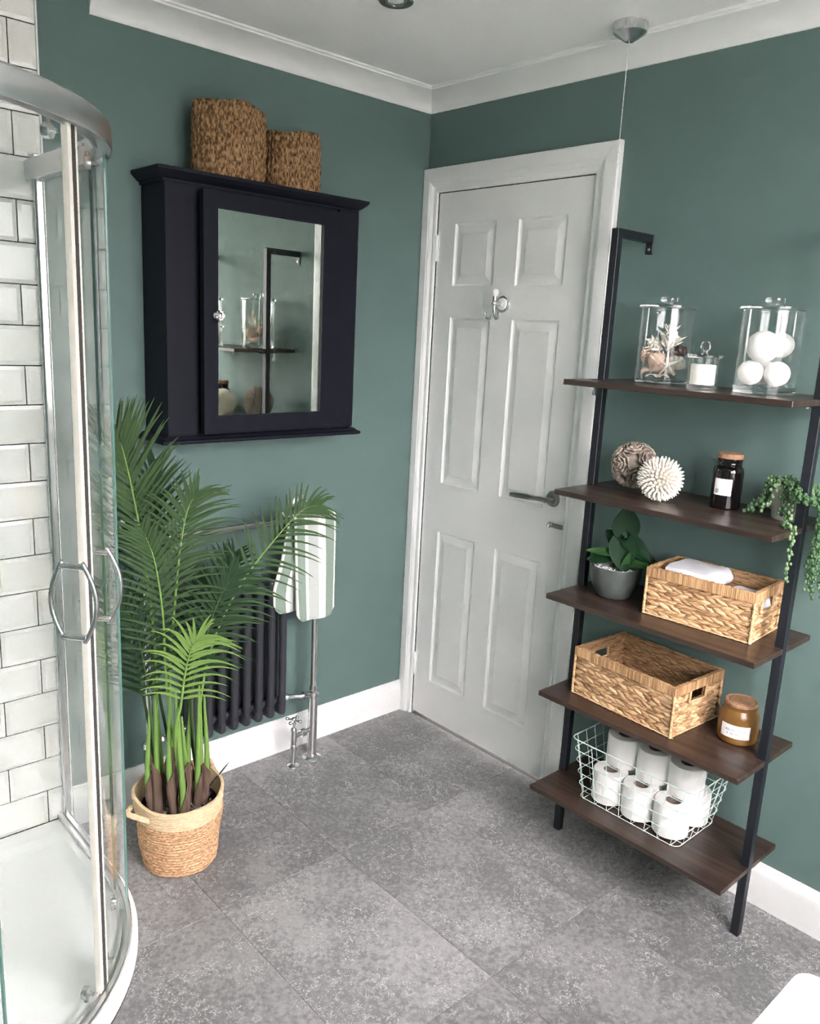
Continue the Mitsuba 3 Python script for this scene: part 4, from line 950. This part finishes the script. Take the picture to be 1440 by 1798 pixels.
def strand_mesh(l, w, t, kink=0.0):
    n, k = 6, 6
    s = np.linspace(0, 1, n); wid = np.sin(np.clip(s, 0.0, 1) * PI) ** 0.55 * 0.5 * w
    th = np.linspace(0, PI, k)
    P = np.zeros((n, k, 3))
    for i in range(n):
        for j in range(k):
            P[i, j] = ((s[i] - 0.5) * l, -math.cos(th[j]) * wid[i], math.sin(th[j]) * t * (0.25 + 0.75 * math.sin(s[i] * PI)) + kink * (s[i] - 0.5))
    return grid(P)
SD = [[mikit.ply(strand_mesh(l, w, t), m, True) for m in STRAW] for l, w, t in ((0.047, 0.0140, 0.0070), (0.038, 0.0130, 0.0066))]
SDM = [strand_mesh(l, w, t) for l, w, t in ((0.047, 0.0140, 0.0070), (0.038, 0.0130, 0.0066))]
def seagrass_basket(label, ox, oy, oz, th, W, Dp, Hh, seed):
    """ox, oy: the front left bottom corner; W runs to the right along the shelf, Dp toward the wall."""
    g_ = np.random.default_rng(seed)
    k = thing('storage_basket', label, 'basket', 'rectangular woven baskets on the shelf unit')
    u = np.array([-math.sin(th), math.cos(th), 0]); v = np.array([-math.cos(th), -math.sin(th), 0]); o = np.array([ox, oy, oz])
    B = np.stack([u, v, [0, 0, 1.0]], 1)
    def tr(m): return mv(m, B, o)
    i0 = 0.0085
    outer = man(box((i0, i0, 0.001), (W - i0, Dp - i0, Hh - 0.003)))
    inner = man(box((i0 + 0.006, i0 + 0.006, 0.008), (W - i0 - 0.006, Dp - i0 - 0.006, Hh + 0.1)))
    rz_ = 0.027
    hz0, hz1, hw = Hh - rz_ - 0.033, Hh - rz_ + 0.001, 0.037
    hole = man(box((-0.1, Dp / 2 - hw, hz0), (W + 0.1, Dp / 2 + hw, hz1)))
    obj('body', tr(unman(outer - inner - hole)), STRAW[2], k)  # darkest straw, painting the shade inside the basket
    nstr = 0; stuff = []
    rows = int(round((Hh - rz_) / 0.0128)); pitch = (Hh - rz_ - 0.001) / rows
    def side(origin, du, nrm, length, holes, visible, kind):
        nonlocal nstr
        dz_ = np.array([0, 0, 1.0])
        step = 0.0265 if kind == 0 else 0.0215
        for r_ in range(rows):
            z = 0.001 + (r_ + 0.5) * pitch
            sgn = 1 if r_ % 2 else -1
            n = int(length / step)
            for q in range(n + 1):
                s = (q + (0.5 if r_ % 2 else 0.0)) * length / n + g_.normal(0, 0.0015)
                s = min(max(s, 0.019), length - 0.019)
                if holes and abs(s - length / 2) < hw + 0.012 and hz0 - 0.006 < z: continue
                a = sgn * (17 + g_.normal(0, 6)) * PI / 180
                X = du * math.cos(a) + dz_ * math.sin(a); Y = np.cross(nrm, X)
                M_ = np.stack([X, Y, nrm], 1) * g_.uniform(0.86, 1.14)
                c = origin + du * s + dz_ * (z + g_.normal(0, 0.0008)) - nrm * 0.0008
                if visible and nstr < 298:
                    nstr += 1
                    A = np.eye(4); A[:3, :3] = B @ M_; A[:3, 3] = B @ c + o
                    obj('strand', {**SD[kind][int(g_.choice(3, p=[0.40, 0.36, 0.24]))], 'to_world': T(A.tolist())}, None, k)
                else:
                    stuff.append(tr(mv(SDM[kind], M_, c)))
    side(np.array([0, i0, 0.0]), np.array([1.0, 0, 0]), np.array([0, -1.0, 0]), W, False, True, 0)                 # front
    side(np.array([W - i0, 0, 0]), np.array([0, 1.0, 0]), np.array([1.0, 0, 0]), Dp, True, True, 1)                 # right end
    side(np.array([i0, Dp, 0]), np.array([0, -1.0, 0]), np.array([-1.0, 0, 0]), Dp, True, False, 1)                 # left end
    side(np.array([W, Dp - i0, 0]), np.array([-1.0, 0, 0]), np.array([0, 1.0, 0]), W, False, False, 0)              # back
    side(np.array([i0, Dp - i0 - 0.006, 0]), np.array([1.0, 0, 0]), np.array([0, -1.0, 0]), W - 2 * i0, False, False, 0)  # inside of the back
    side(np.array([i0 + 0.006, i0, 0]), np.array([0, 1.0, 0]), np.array([1.0, 0, 0]), Dp - 2 * i0, True, False, 1)  # inside of the left end
    obj('weave', cat(stuff), STRAW[2], k, True, kind='stuff')  # inner strands all in the darkest straw to paint the interior shade
    # wrapped rim, corner cords, handle wraps
    rim = []
    def wrap(p, d, nrm, L_, t=0.0105):
        n = int(L_ / 0.0052)
        for q in range(n):
            c = p + d * (q + 0.5) * L_ / n
            hgt = rz_ + g_.normal(0, 0.0007)
            A = np.stack([d, nrm, [0, 0, 1.0]], 1)
            m = cbox((-0.49 * L_ / n, -t / 2 - g_.uniform(0, 0.0008), Hh - rz_), (0.49 * L_ / n, t / 2 + g_.uniform(0, 0.0008), Hh - rz_ + hgt), 0.0011)
            rim.append(tr(mv(m, A, c)))
    wrap(np.array([0, 0.0055, 0]), np.array([1.0, 0, 0]), np.array([0, -1.0, 0]), W)
    wrap(np.array([0, Dp - 0.0055, 0]), np.array([1.0, 0, 0]), np.array([0, -1.0, 0]), W)
    wrap(np.array([0.0055, 0.011, 0]), np.array([0, 1.0, 0]), np.array([1.0, 0, 0]), Dp - 0.022)
    wrap(np.array([W - 0.0055, 0.011, 0]), np.array([0, 1.0, 0]), np.array([1.0, 0, 0]), Dp - 0.022)
    obj('rim', cat(rim), RIM, k, kind=None)
    cords = []
    for cx, cy in ((0.003, 0.003), (W - 0.003, 0.003), (W - 0.003, Dp - 0.003), (0.003, Dp - 0.003)):
        zz = np.linspace(0.001, Hh - rz_ + 0.004, 40)
        cords.append(tr(tube(np.stack([np.full(40, cx), np.full(40, cy), zz], 1), 0.0040 + 0.0007 * np.sin(np.arange(40) * 1.9), 8)))
    for x_ in (0.004, W - 0.004):
        q = [(x_, Dp / 2 - hw, hz1 - 0.002), (x_, Dp / 2 - hw, hz0), (x_, Dp / 2 + hw, hz0), (x_, Dp / 2 + hw, hz1 - 0.002)]
        for a, b in zip(q[:-1], q[1:]): cords.append(tr(tube([a, b], 0.0036, 8)))
    for a, b in (((0, 0.003, 0.003), (W, 0.003, 0.003)), ((W - 0.003, 0, 0.003), (W - 0.003, Dp, 0.003)), ((0.003, 0, 0.003), (0.003, Dp, 0.003))):
        n = 46; p = np.linspace(a, b, n)
        cords.append(tr(tube(p, 0.0026 + 0.0006 * np.sin(np.arange(n) * 2.1), 7)))
    obj('edge_cord', cat(cords), STRAW[0], k, True)
    return B, o
B1 = seagrass_basket('woven water-hyacinth basket with folded white cloths on the third shelf', 0.2365, 1.179, SZ[2] + 0.0003, 0.060, 0.291, 0.178, 0.130, 11)
B2 = seagrass_basket('empty woven water-hyacinth basket on the fourth shelf beside the amber jar', 0.2470, 0.988, SZ[3] + 0.0003, -0.0635, 0.335, 0.228, 0.142, 12)
def folded_cloth(B, lo, hi, layers, label, seed):
    """A folded stack: one sheet folded back and forth, with round folds at its right end."""
    lo, hi = np.asarray(lo, float), np.asarray(hi, float)
    t = (hi[2] - lo[2]) / layers
    prof = []
    for q in range(layers):
        z = lo[2] + (q + 0.5) * t
        xs = np.linspace(lo[0] + 0.006, hi[0] - t * 0.5, 10)
        prof += [(x, z) for x in (xs if q % 2 == 0 else xs[::-1])]
        if q < layers - 1:
            s = 1 if q % 2 == 0 else -1
            cx = xs[-1] if s > 0 else xs[0]
            prof += [(cx + s * math.cos(a) * t * 0.5, z + t * 0.5 + math.sin(a) * t * 0.5) for a in np.linspace(-PI / 2 + 0.3, PI / 2 - 0.3, 6)]
    prof = np.array(prof)
    ys = np.linspace(lo[1], hi[1], 14)
    P = np.zeros((len(prof), len(ys), 3))
    for j, y in enumerate(ys):
        sag = 0.004 * math.sin((y - lo[1]) / (hi[1] - lo[1]) * PI)
        P[:, j] = np.stack([prof[:, 0] + 0.002 * np.sin(y * 90 + prof[:, 1] * 300), np.full(len(prof), y), prof[:, 1] + sag * (prof[:, 1] - lo[2]) / (hi[2] - lo[2]) + 0.0015 * np.sin(prof[:, 0] * 60 + y * 70)], 1)
    m = solidify(P, t * 0.86)
    one('folded_cloth', mv(m, B[0], B[1]), FLANNEL, label, 'cloth', 'folded cloths in the basket', True)
folded_cloth(B1, (0.030, 0.030, 0.088), (0.158, 0.160, 0.134), 2, 'folded white flannel on top of the pile, above the rim of the upper basket', 1)
folded_cloth(B1, (0.022, 0.024, 0.009), (0.168, 0.160, 0.0865), 4, 'folded white flannel underneath, hidden down in the upper basket', 2)
folded_cloth(B1, (0.185, 0.040, 0.009), (0.272, 0.150, 0.098), 4, 'folded white flannel seen through the handle hole of the upper basket', 3)

# ---- fourth shelf: amber candle jar
aj = thing('amber_candle_jar', 'frosted amber candle jar with a cork-coloured lid and white label on the fourth shelf', 'candle jar')
A_ = (0.118, 1.427); az_ = SZ[3] + 0.0003
AS = np.diag([0.86, 0.86, 0.88])
def aj_(m): return mv(mv(m, AS), None, (A_[0], A_[1], az_))
obj('glass', aj_(lathe([(0, 0), (0.046, 0), (0.054, 0.003), (0.0575, 0.010), (0.0585, 0.045), (0.0575, 0.078), (0.054, 0.090), (0.049, 0.098), (0.0465, 0.103), (0.0480, 0.107), (0.0480, 0.112), (0, 0.112)], 64)), AMBER, aj, 40)
obj('lid', aj_(lathe([(0, 0.1125), (0.046, 0.1125), (0.0475, 0.114), (0.0475, 0.122), (0.0455, 0.1245), (0.041, 0.1245), (0.0395, 0.1225), (0.036, 0.1225), (0.0345, 0.1240), (0, 0.1240)], 64)), LIDWOOD, aj, 30)
aza = math.atan2(EYE[1] - A_[1], EYE[0] - A_[0]) - 0.10
lb = obj('label', wrap_label(A_[0], A_[1], 0.0508, aza, 0.74, az_ + 0.021, az_ + 0.056), LABEL, aj, label='white paper label printed Wildflower & Honey')
obj('lettering', cat([wrap_text('WILDFLOWER', 0.0056, A_[0], A_[1], 0.0513, aza, az_ + 0.0395), wrap_text('& HONEY', 0.0056, A_[0], A_[1], 0.0513, aza - 0.08, az_ + 0.0300)]), INK, lb)

# ---- bottom shelf: wire basket with toilet rolls
wb = thing('wire_basket', 'pale mint wire basket of toilet rolls on the bottom shelf', 'basket')
wz = SZ[4] + 0.0003
def wloop(t, z):
    """Rounded rectangle at height fraction t."""
    x0, x1, y0, y1 = 0.045 - 0.012 * t, 0.252 + 0.014 * t, 1.052 - 0.034 * t, 1.372 + 0.034 * t
    p = []
    rd = 0.022
    for cx, cy, a in ((x1 - rd, y1 - rd, 0), (x0 + rd, y1 - rd, 90), (x0 + rd, y0 + rd, 180), (x1 - rd, y0 + rd, 270)):
        for q in np.radians(np.linspace(a, a + 90, 7)): p.append((cx + rd * math.cos(q), cy + rd * math.sin(q), z))
    return np.array(p), (x0, x1, y0, y1)
WH = 0.176
for t in (0.0, 0.22, 0.42, 0.62, 0.81, 1.0):
    lp_, _ = wloop(t, wz + 0.0022 + t * WH)
    obj('ring_wire', tube(lp_, 0.0019 if t == 1.0 else 0.0012, 7, closed=True), WIRE, wb, True)
_, (x0, x1, y0, y1) = wloop(0, 0); _, (X0, X1, Y0_, Y1_) = wloop(1, 0)
for f in np.linspace(0.06, 0.94, 8):
    ya, yb = y0 + (y1 - y0) * f, Y0_ + (Y1_ - Y0_) * f
    obj('upright_wire', tube([(X1, yb, wz + 0.002 + WH), (x1 + 0.001, ya, wz + 0.0016), (x0 - 0.001, ya, wz + 0.0016), (X0, yb, wz + 0.002 + WH)], 0.0011, 6), WIRE, wb)
for f in np.linspace(0.14, 0.86, 5):
    xa, xb = x0 + (x1 - x0) * f, X0 + (X1 - X0) * f
    obj('cross_wire', tube([(xb, Y0_, wz + 0.002 + WH), (xa, y0 - 0.001, wz + 0.0044), (xa, y1 + 0.001, wz + 0.0044), (xb, Y1_, wz + 0.002 + WH)], 0.0011, 6), WIRE, wb)
RR, RH = 0.0490, 0.0925
def roll(x, y, z, lab, turn):
    k = thing('toilet_roll', lab, 'toilet roll', 'toilet rolls in the wire basket')
    a = np.linspace(0, 2 * PI, 56, endpoint=False) + turn
    spiral = RR * (1 - 0.012 * ((a - turn) / (2 * PI)))
    def lp(r, z_): return np.stack([x + r * np.cos(a), y + r * np.sin(a), np.full(56, z_)], 1)
    hole = 0.0205
    P = [lp(hole + 0.0008, z + 0.001), lp(spiral - 0.004, z), lp(spiral - 0.001, z + 0.002), lp(spiral * (1 + 0.006 * np.sin(a * 2)), z + 0.03), lp(spiral, z + RH - 0.004), lp(spiral - 0.0012, z + RH - 0.001), lp(spiral - 0.004, z + RH),
         lp(0.030 * np.ones(56), z + RH - 0.0006), lp(hole + 0.0008, z + RH - 0.0004), lp(hole + 0.0008, z + 0.001)]
    obj('paper', grid(np.array(P), False, True), PAPER, k, 40)
    P = [lp(hole, z + 0.002), lp(hole, z + RH - 0.002), lp(hole - 0.001, z + RH - 0.002), lp(hole - 0.001, z + 0.002)]
    obj('core', grid(np.array(P), True, True), CARD, k, 40)
zr0 = wz + 0.0066
YR = [1.119, 1.219, 1.319]
for i, y in enumerate(YR):
    roll(0.1990, y, zr0, ('toilet roll at the front left of the wire basket', 'toilet roll at the front middle of the wire basket', 'toilet roll at the front right of the wire basket')[i], i * 2.1)
for i, y in enumerate(YR):
    roll(0.0985, y + 0.004, zr0, ('toilet roll at the back left of the basket bottom', 'toilet roll at the back middle of the basket bottom', 'toilet roll at the back right of the basket bottom')[i], 1 + i * 1.7)
for i, y in enumerate(YR):
    roll(0.142, y + 0.001, zr0 + RH + 0.0006, ('toilet roll stacked on top at the left, under the board', 'toilet roll stacked on top in the middle, under the board', 'toilet roll stacked on top at the right, under the board')[i], 2 + i * 1.3)

# ================================================================ potted palm
pb = thing('planter_basket', 'round tan grass planter basket with a cream top band on the floor by the shower', 'plant basket')
PC = np.array([1.150, 0.335])
PHt = 0.222
def belly(z):      # outer radius
    return 0.100 + 0.024 * np.clip(z / 0.22, 0, 1) ** 0.8
def coil_wall(z0, z1, coils, amp, seed, thick, freq):
    n = 150; rows = coils * 5 + 1
    th = np.linspace(0, 2 * PI, n, endpoint=False); z = np.linspace(z0, z1, rows)
    TH, Z = np.meshgrid(th, z, indexing='ij')
    ph = (Z - z0) / (z1 - z0) * coils
    ridge = np.abs(np.sin(ph * PI)) ** 0.7
    twist = np.sin(TH * freq + np.floor(ph) * 2.4 + (ph % 1.0) * 2.5)
    lump = meshkit.fbm(np.stack([np.cos(TH) * 2, np.sin(TH) * 2, Z * 14], -1), 3, seed) - 0.5
    R_ = belly(Z) + amp * (ridge - 0.6) + amp * 0.35 * twist * ridge + 0.010 * lump
    lift = 0.012 * np.cos(TH - 4.2) * np.clip((Z - 0.12) / 0.1, 0, 1)
    out = np.stack([PC[0] + R_ * np.cos(TH), PC[1] + R_ * np.sin(TH), Z + lift], -1)
    R2 = belly(Z) - thick + 0.010 * lump
    inn = np.stack([PC[0] + R2 * np.cos(TH), PC[1] + R2 * np.sin(TH), Z + lift], -1)[:, ::-1]
    return grid(np.concatenate([out, inn], 1), True, True)
obj('lower_body', cat([coil_wall(0.001, 0.158, 17, 0.0040, 5, 0.009, 60), lathe([(0, 0.001), (0.098, 0.001), (0.098, 0.006), (0, 0.006)], 48, (PC[0], PC[1], 0))]), TAN, pb, True)
obj('upper_band', coil_wall(0.1585, PHt, 8, 0.0028, 6, 0.008, 44), ROPE, pb, True, label='cream rope top band')
for e_ in (np.array([0.995, 0.10, 0]), np.array([-0.86, -0.51, 0])):
    sd = np.array([-e_[1], e_[0], 0])
    base = np.array([PC[0], PC[1], 0]) + e_ * 0.121
    zh = 0.196 + 0.012 * math.cos(math.atan2(e_[1], e_[0]) - 4.2)
    pth = spline([base - sd * 0.046 + [0, 0, zh - 0.004], base - sd * 0.028 + e_ * 0.017 + [0, 0, zh + 0.004], base + e_ * 0.036 + [0, 0, zh + 0.012], base + sd * 0.028 + e_ * 0.017 + [0, 0, zh + 0.004], base + sd * 0.046 + [0, 0, zh - 0.004]], 24)
    obj('handle', cat([tube(pth + [0, 0, k_ * 0.006], 0.0052 + 0.0007 * np.sin(np.arange(24) * 2.2), 8) for k_ in (0, 1)]), ROPE, pb, True)
pp = thing('potted_palm', 'tall green artificial palm with arching fronds standing in the round planter basket', 'potted palm')
obj('nursery_pot', lathe([(0, 0.008), (0.088, 0.008), (0.102, 0.165), (0.106, 0.168), (0.106, 0.172), (0.100, 0.172), (0.098, 0.166), (0, 0.166)], 48, (PC[0], PC[1], 0)), SOIL, pp, 40)
sz_ = 0.172
obj('soil', lathe([(0, 0.178), (0.06, 0.176), (0.0985, 0.170)], 48, (PC[0], PC[1], 0)), SOIL, pp, True)
obj('gravel', pebbles(PC[0], PC[1], 0.1745, 0.092, 480, (0.0028, 0.0062), 8), PEBBLE, pp, kind='stuff')
CL = [np.array([1.218, 0.345, sz_]), np.array([1.180, 0.408, sz_]), np.array([1.112, 0.372, sz_]), np.array([1.150, 0.300, sz_])]
g4 = np.random.default_rng(33)
# two dry sheath flaps leaning out at the right, one curl
obj('sheath', solidify(np.array([[np.array([1.085, 0.345, 0.172]) + np.array([-0.085, 0.01, 0.085]) * v + np.array([0.3, 0.9, 0.3]) * w_ * 0.013 * (1 - v) ** 0.6 for w_ in (-1, 0, 1)] for v in np.linspace(0, 1, 8)]), 0.0016), BARK, pp)
obj('sheath', solidify(np.array([[np.array([1.098, 0.340, 0.175]) + np.array([-0.045, 0.0, 0.080]) * v + np.array([0.5, 0.8, 0.2]) * w_ * 0.016 * (1 - 0.6 * v) for w_ in (-1, 0, 1)] for v in np.linspace(0, 1, 8)]), 0.0016), BARK, pp)
obj('tendril', tube(spline([(1.098, 0.330, 0.178), (1.085, 0.30, 0.23), (1.088, 0.27, 0.262), (1.094, 0.265, 0.270), (1.090, 0.262, 0.277), (1.084, 0.264, 0.270)], 24), 0.0016, 6), BARK, pp)

LEAFN = 0
def leaflet(base, d, N, l, w, droop, twist=0.0):
    """A tapering folded blade that starts at base along d and droops."""
    s = np.linspace(0, 1, 8)
    cen = base + np.outer(s * l, d) + np.outer(-droop * l * s ** 2.2, [0, 0, 1.0])
    tg = np.gradient(cen, axis=0); tg /= np.linalg.norm(tg, axis=1, keepdims=True)
    A = np.cross(tg, N); A /= np.linalg.norm(A, axis=1, keepdims=True) + 1e-9
    Nn = np.cross(A, tg)
    wid = w * 0.5 * np.clip(np.minimum(0.35 + s * 5, (1.03 - s) ** 0.75 * 1.12), 0.03, 1)
    P = np.stack([cen - A * wid[:, None] + Nn * wid[:, None] * 0.35, cen, cen + A * wid[:, None] + Nn * wid[:, None] * 0.35], 1)
    P[..., 0] = np.where(P[..., 0] > 1.295, 1.295 + 0.045 * np.tanh((P[..., 0] - 1.295) / 0.045), P[..., 0])   # blades bend where they meet the shower glass
    return grid(P)
def frond(ctrl, N, n, Lmax, w, m, droop, stem_r=0.0042, t0=0.25, spread=(62, 22), separate=True, seed=0, curl=0.0):
    global LEAFN
    g_ = np.random.default_rng(100 + seed)
    p = spline(ctrl, 80)
    tg = np.gradient(p, axis=0); tg /= np.linalg.norm(tg, axis=1, keepdims=True)
    k = obj('frond', tube(p[::3], np.linspace(stem_r, 0.0012, len(p[::3])), 8), STEMG if m != LEAF_DARK else LEAF_MID, pp, True)
    rest = []
    N = np.asarray(N, float); N /= np.linalg.norm(N)
    for i in range(n):
        t = t0 + (1 - t0) * (i + 0.5) / n
        f = t * 79; a = int(f); b0 = p[a] + (p[min(a + 1, 79)] - p[a]) * (f - a)
        T_ = tg[a]
        S = np.cross(T_, N); S /= np.linalg.norm(S)
        N2 = np.cross(S, T_)
        q = (t - t0) / (1 - t0)
        ang = math.radians(spread[0] + (spread[1] - spread[0]) * q + g_.normal(0, 3))
        l = Lmax * (0.55 + 0.45 * math.sin(min(1, q * 1.25 + 0.2) * PI * 0.62)) * (1 - 0.55 * max(0, q - 0.55) / 0.45) * g_.uniform(0.92, 1.05)
        for s_ in (-1, 1):
            d = T_ * math.cos(ang) + S * s_ * math.sin(ang) + N2 * (0.16 + g_.normal(0, 0.06))
            d /= np.linalg.norm(d)
            lf = leaflet(b0, d, N2, l * g_.uniform(0.93, 1.05), w, droop * g_.uniform(0.7, 1.3))
            if separate and LEAFN < 298:
                LEAFN += 1
                obj('leaflet', lf, m, k, True)
            else: rest.append(lf)
    if rest: obj('leaflets', cat(rest), m, k, True, kind='stuff')
    return k
C0, C1, C2, C3 = CL
VW = np.array([0.42, 0.90, 0.12])      # the way the crown faces (into the room)
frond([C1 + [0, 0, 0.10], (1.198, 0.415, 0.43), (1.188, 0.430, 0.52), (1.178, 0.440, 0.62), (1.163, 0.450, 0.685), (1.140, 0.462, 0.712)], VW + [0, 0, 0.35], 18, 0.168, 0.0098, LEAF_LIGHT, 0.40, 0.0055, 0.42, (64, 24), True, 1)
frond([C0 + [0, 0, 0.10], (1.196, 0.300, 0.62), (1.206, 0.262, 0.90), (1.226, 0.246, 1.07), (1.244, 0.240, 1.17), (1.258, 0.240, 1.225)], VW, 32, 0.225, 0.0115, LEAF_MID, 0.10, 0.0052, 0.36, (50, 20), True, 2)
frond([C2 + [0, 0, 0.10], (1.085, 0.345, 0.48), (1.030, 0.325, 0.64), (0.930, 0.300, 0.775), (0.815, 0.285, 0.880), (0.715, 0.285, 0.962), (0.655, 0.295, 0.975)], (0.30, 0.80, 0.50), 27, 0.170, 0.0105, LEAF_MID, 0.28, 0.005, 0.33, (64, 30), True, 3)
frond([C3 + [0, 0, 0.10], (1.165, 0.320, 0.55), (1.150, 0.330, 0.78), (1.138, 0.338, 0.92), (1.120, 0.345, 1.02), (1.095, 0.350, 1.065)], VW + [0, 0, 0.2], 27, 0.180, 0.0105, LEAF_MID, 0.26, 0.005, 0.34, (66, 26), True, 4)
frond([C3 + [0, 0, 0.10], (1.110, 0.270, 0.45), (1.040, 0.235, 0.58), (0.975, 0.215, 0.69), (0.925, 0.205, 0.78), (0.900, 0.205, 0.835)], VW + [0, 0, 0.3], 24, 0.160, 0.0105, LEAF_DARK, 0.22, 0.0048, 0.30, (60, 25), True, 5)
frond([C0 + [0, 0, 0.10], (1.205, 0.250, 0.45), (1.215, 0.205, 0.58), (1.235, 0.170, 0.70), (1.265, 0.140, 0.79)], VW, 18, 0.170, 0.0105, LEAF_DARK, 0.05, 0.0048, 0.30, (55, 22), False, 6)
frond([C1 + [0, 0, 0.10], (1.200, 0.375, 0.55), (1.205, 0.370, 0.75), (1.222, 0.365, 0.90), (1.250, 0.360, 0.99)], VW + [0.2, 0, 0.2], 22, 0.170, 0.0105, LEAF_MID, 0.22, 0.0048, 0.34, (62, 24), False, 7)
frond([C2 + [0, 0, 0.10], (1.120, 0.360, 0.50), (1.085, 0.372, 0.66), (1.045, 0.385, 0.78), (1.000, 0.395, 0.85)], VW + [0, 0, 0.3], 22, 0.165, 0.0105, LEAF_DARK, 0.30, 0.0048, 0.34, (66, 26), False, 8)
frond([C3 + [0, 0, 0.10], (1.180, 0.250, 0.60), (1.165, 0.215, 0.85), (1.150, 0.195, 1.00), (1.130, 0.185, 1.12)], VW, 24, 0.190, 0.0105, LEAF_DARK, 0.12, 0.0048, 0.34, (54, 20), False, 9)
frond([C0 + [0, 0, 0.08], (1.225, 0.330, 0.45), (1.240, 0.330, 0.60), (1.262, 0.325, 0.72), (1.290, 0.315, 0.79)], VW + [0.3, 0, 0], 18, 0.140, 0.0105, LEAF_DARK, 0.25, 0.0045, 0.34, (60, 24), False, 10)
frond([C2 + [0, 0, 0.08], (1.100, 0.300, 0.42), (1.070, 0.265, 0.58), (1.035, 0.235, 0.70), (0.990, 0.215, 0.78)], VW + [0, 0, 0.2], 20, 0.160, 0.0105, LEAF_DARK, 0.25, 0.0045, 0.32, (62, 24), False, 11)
# thick green stems, each wrapped at its foot by a pointed brown sheath
STEMS = ((C1, 0.000, 0.012, (1.194, 0.414, 0.46)), (C1, -0.012, -0.004, (1.172, 0.400, 0.47)), (C1, 0.012, -0.006, (1.196, 0.385, 0.55)), (C1, -0.002, 0.002, (1.184, 0.404, 0.50)),
         (C2, 0.006, 0.010, (1.094, 0.352, 0.52)), (C2, -0.012, 0.004, (1.078, 0.350, 0.48)), (C2, 0.010, -0.010, (1.112, 0.345, 0.52)), (C2, -0.004, 0.000, (1.092, 0.356, 0.46)),
         (C0, 0.004, 0.008, (1.208, 0.320, 0.55)), (C0, 0.012, -0.004, (1.226, 0.325, 0.48)), (C0, -0.010, -0.004, (1.202, 0.300, 0.55)),
         (C3, 0.006, 0.000, (1.160, 0.310, 0.52)), (C3, -0.008, 0.004, (1.140, 0.300, 0.50)))
for c, dx, dy, tip in STEMS:
    b = c + np.array([dx, dy, -0.004]); st = np.asarray(tip, float)
    p = spline([b, b * 0.62 + st * 0.38 + [dx * 0.9, dy * 0.9, 0], st], 22)
    obj('stem', tube(p, np.r_[np.linspace(0.0105, 0.0085, 10), np.linspace(0.0083, 0.0034, 12)], 10), STEMG, pp, True)
    hgt = g4.uniform(0.085, 0.150)
    q = p[p[:, 2] < b[2] + hgt]
    k_ = len(q); a0 = g4.uniform(0, 2 * PI)
    n_a = 11
    P = np.zeros((k_ + 3, n_a, 3))
    for i in range(k_ + 3):
        t = i / (k_ + 2); c_ = q[min(i, k_ - 1)] + (np.array([0, 0, 0.010]) * max(0, i - k_ + 1))
        half = PI * 0.98 * (1 - t ** 2.4) + 0.03
        r_ = 0.0135 * (1 - 0.16 * t) * (1 + 0.05 * math.sin(9 * t + a0))
        for j in range(n_a):
            an = a0 + half * (2 * j / (n_a - 1) - 1)
            P[i, j] = c_ + np.array([math.cos(an), math.sin(an), 0]) * r_ * (1 + 0.25 * t ** 3)
    obj('sheath', solidify(P, 0.0012), BARK, pp, True)
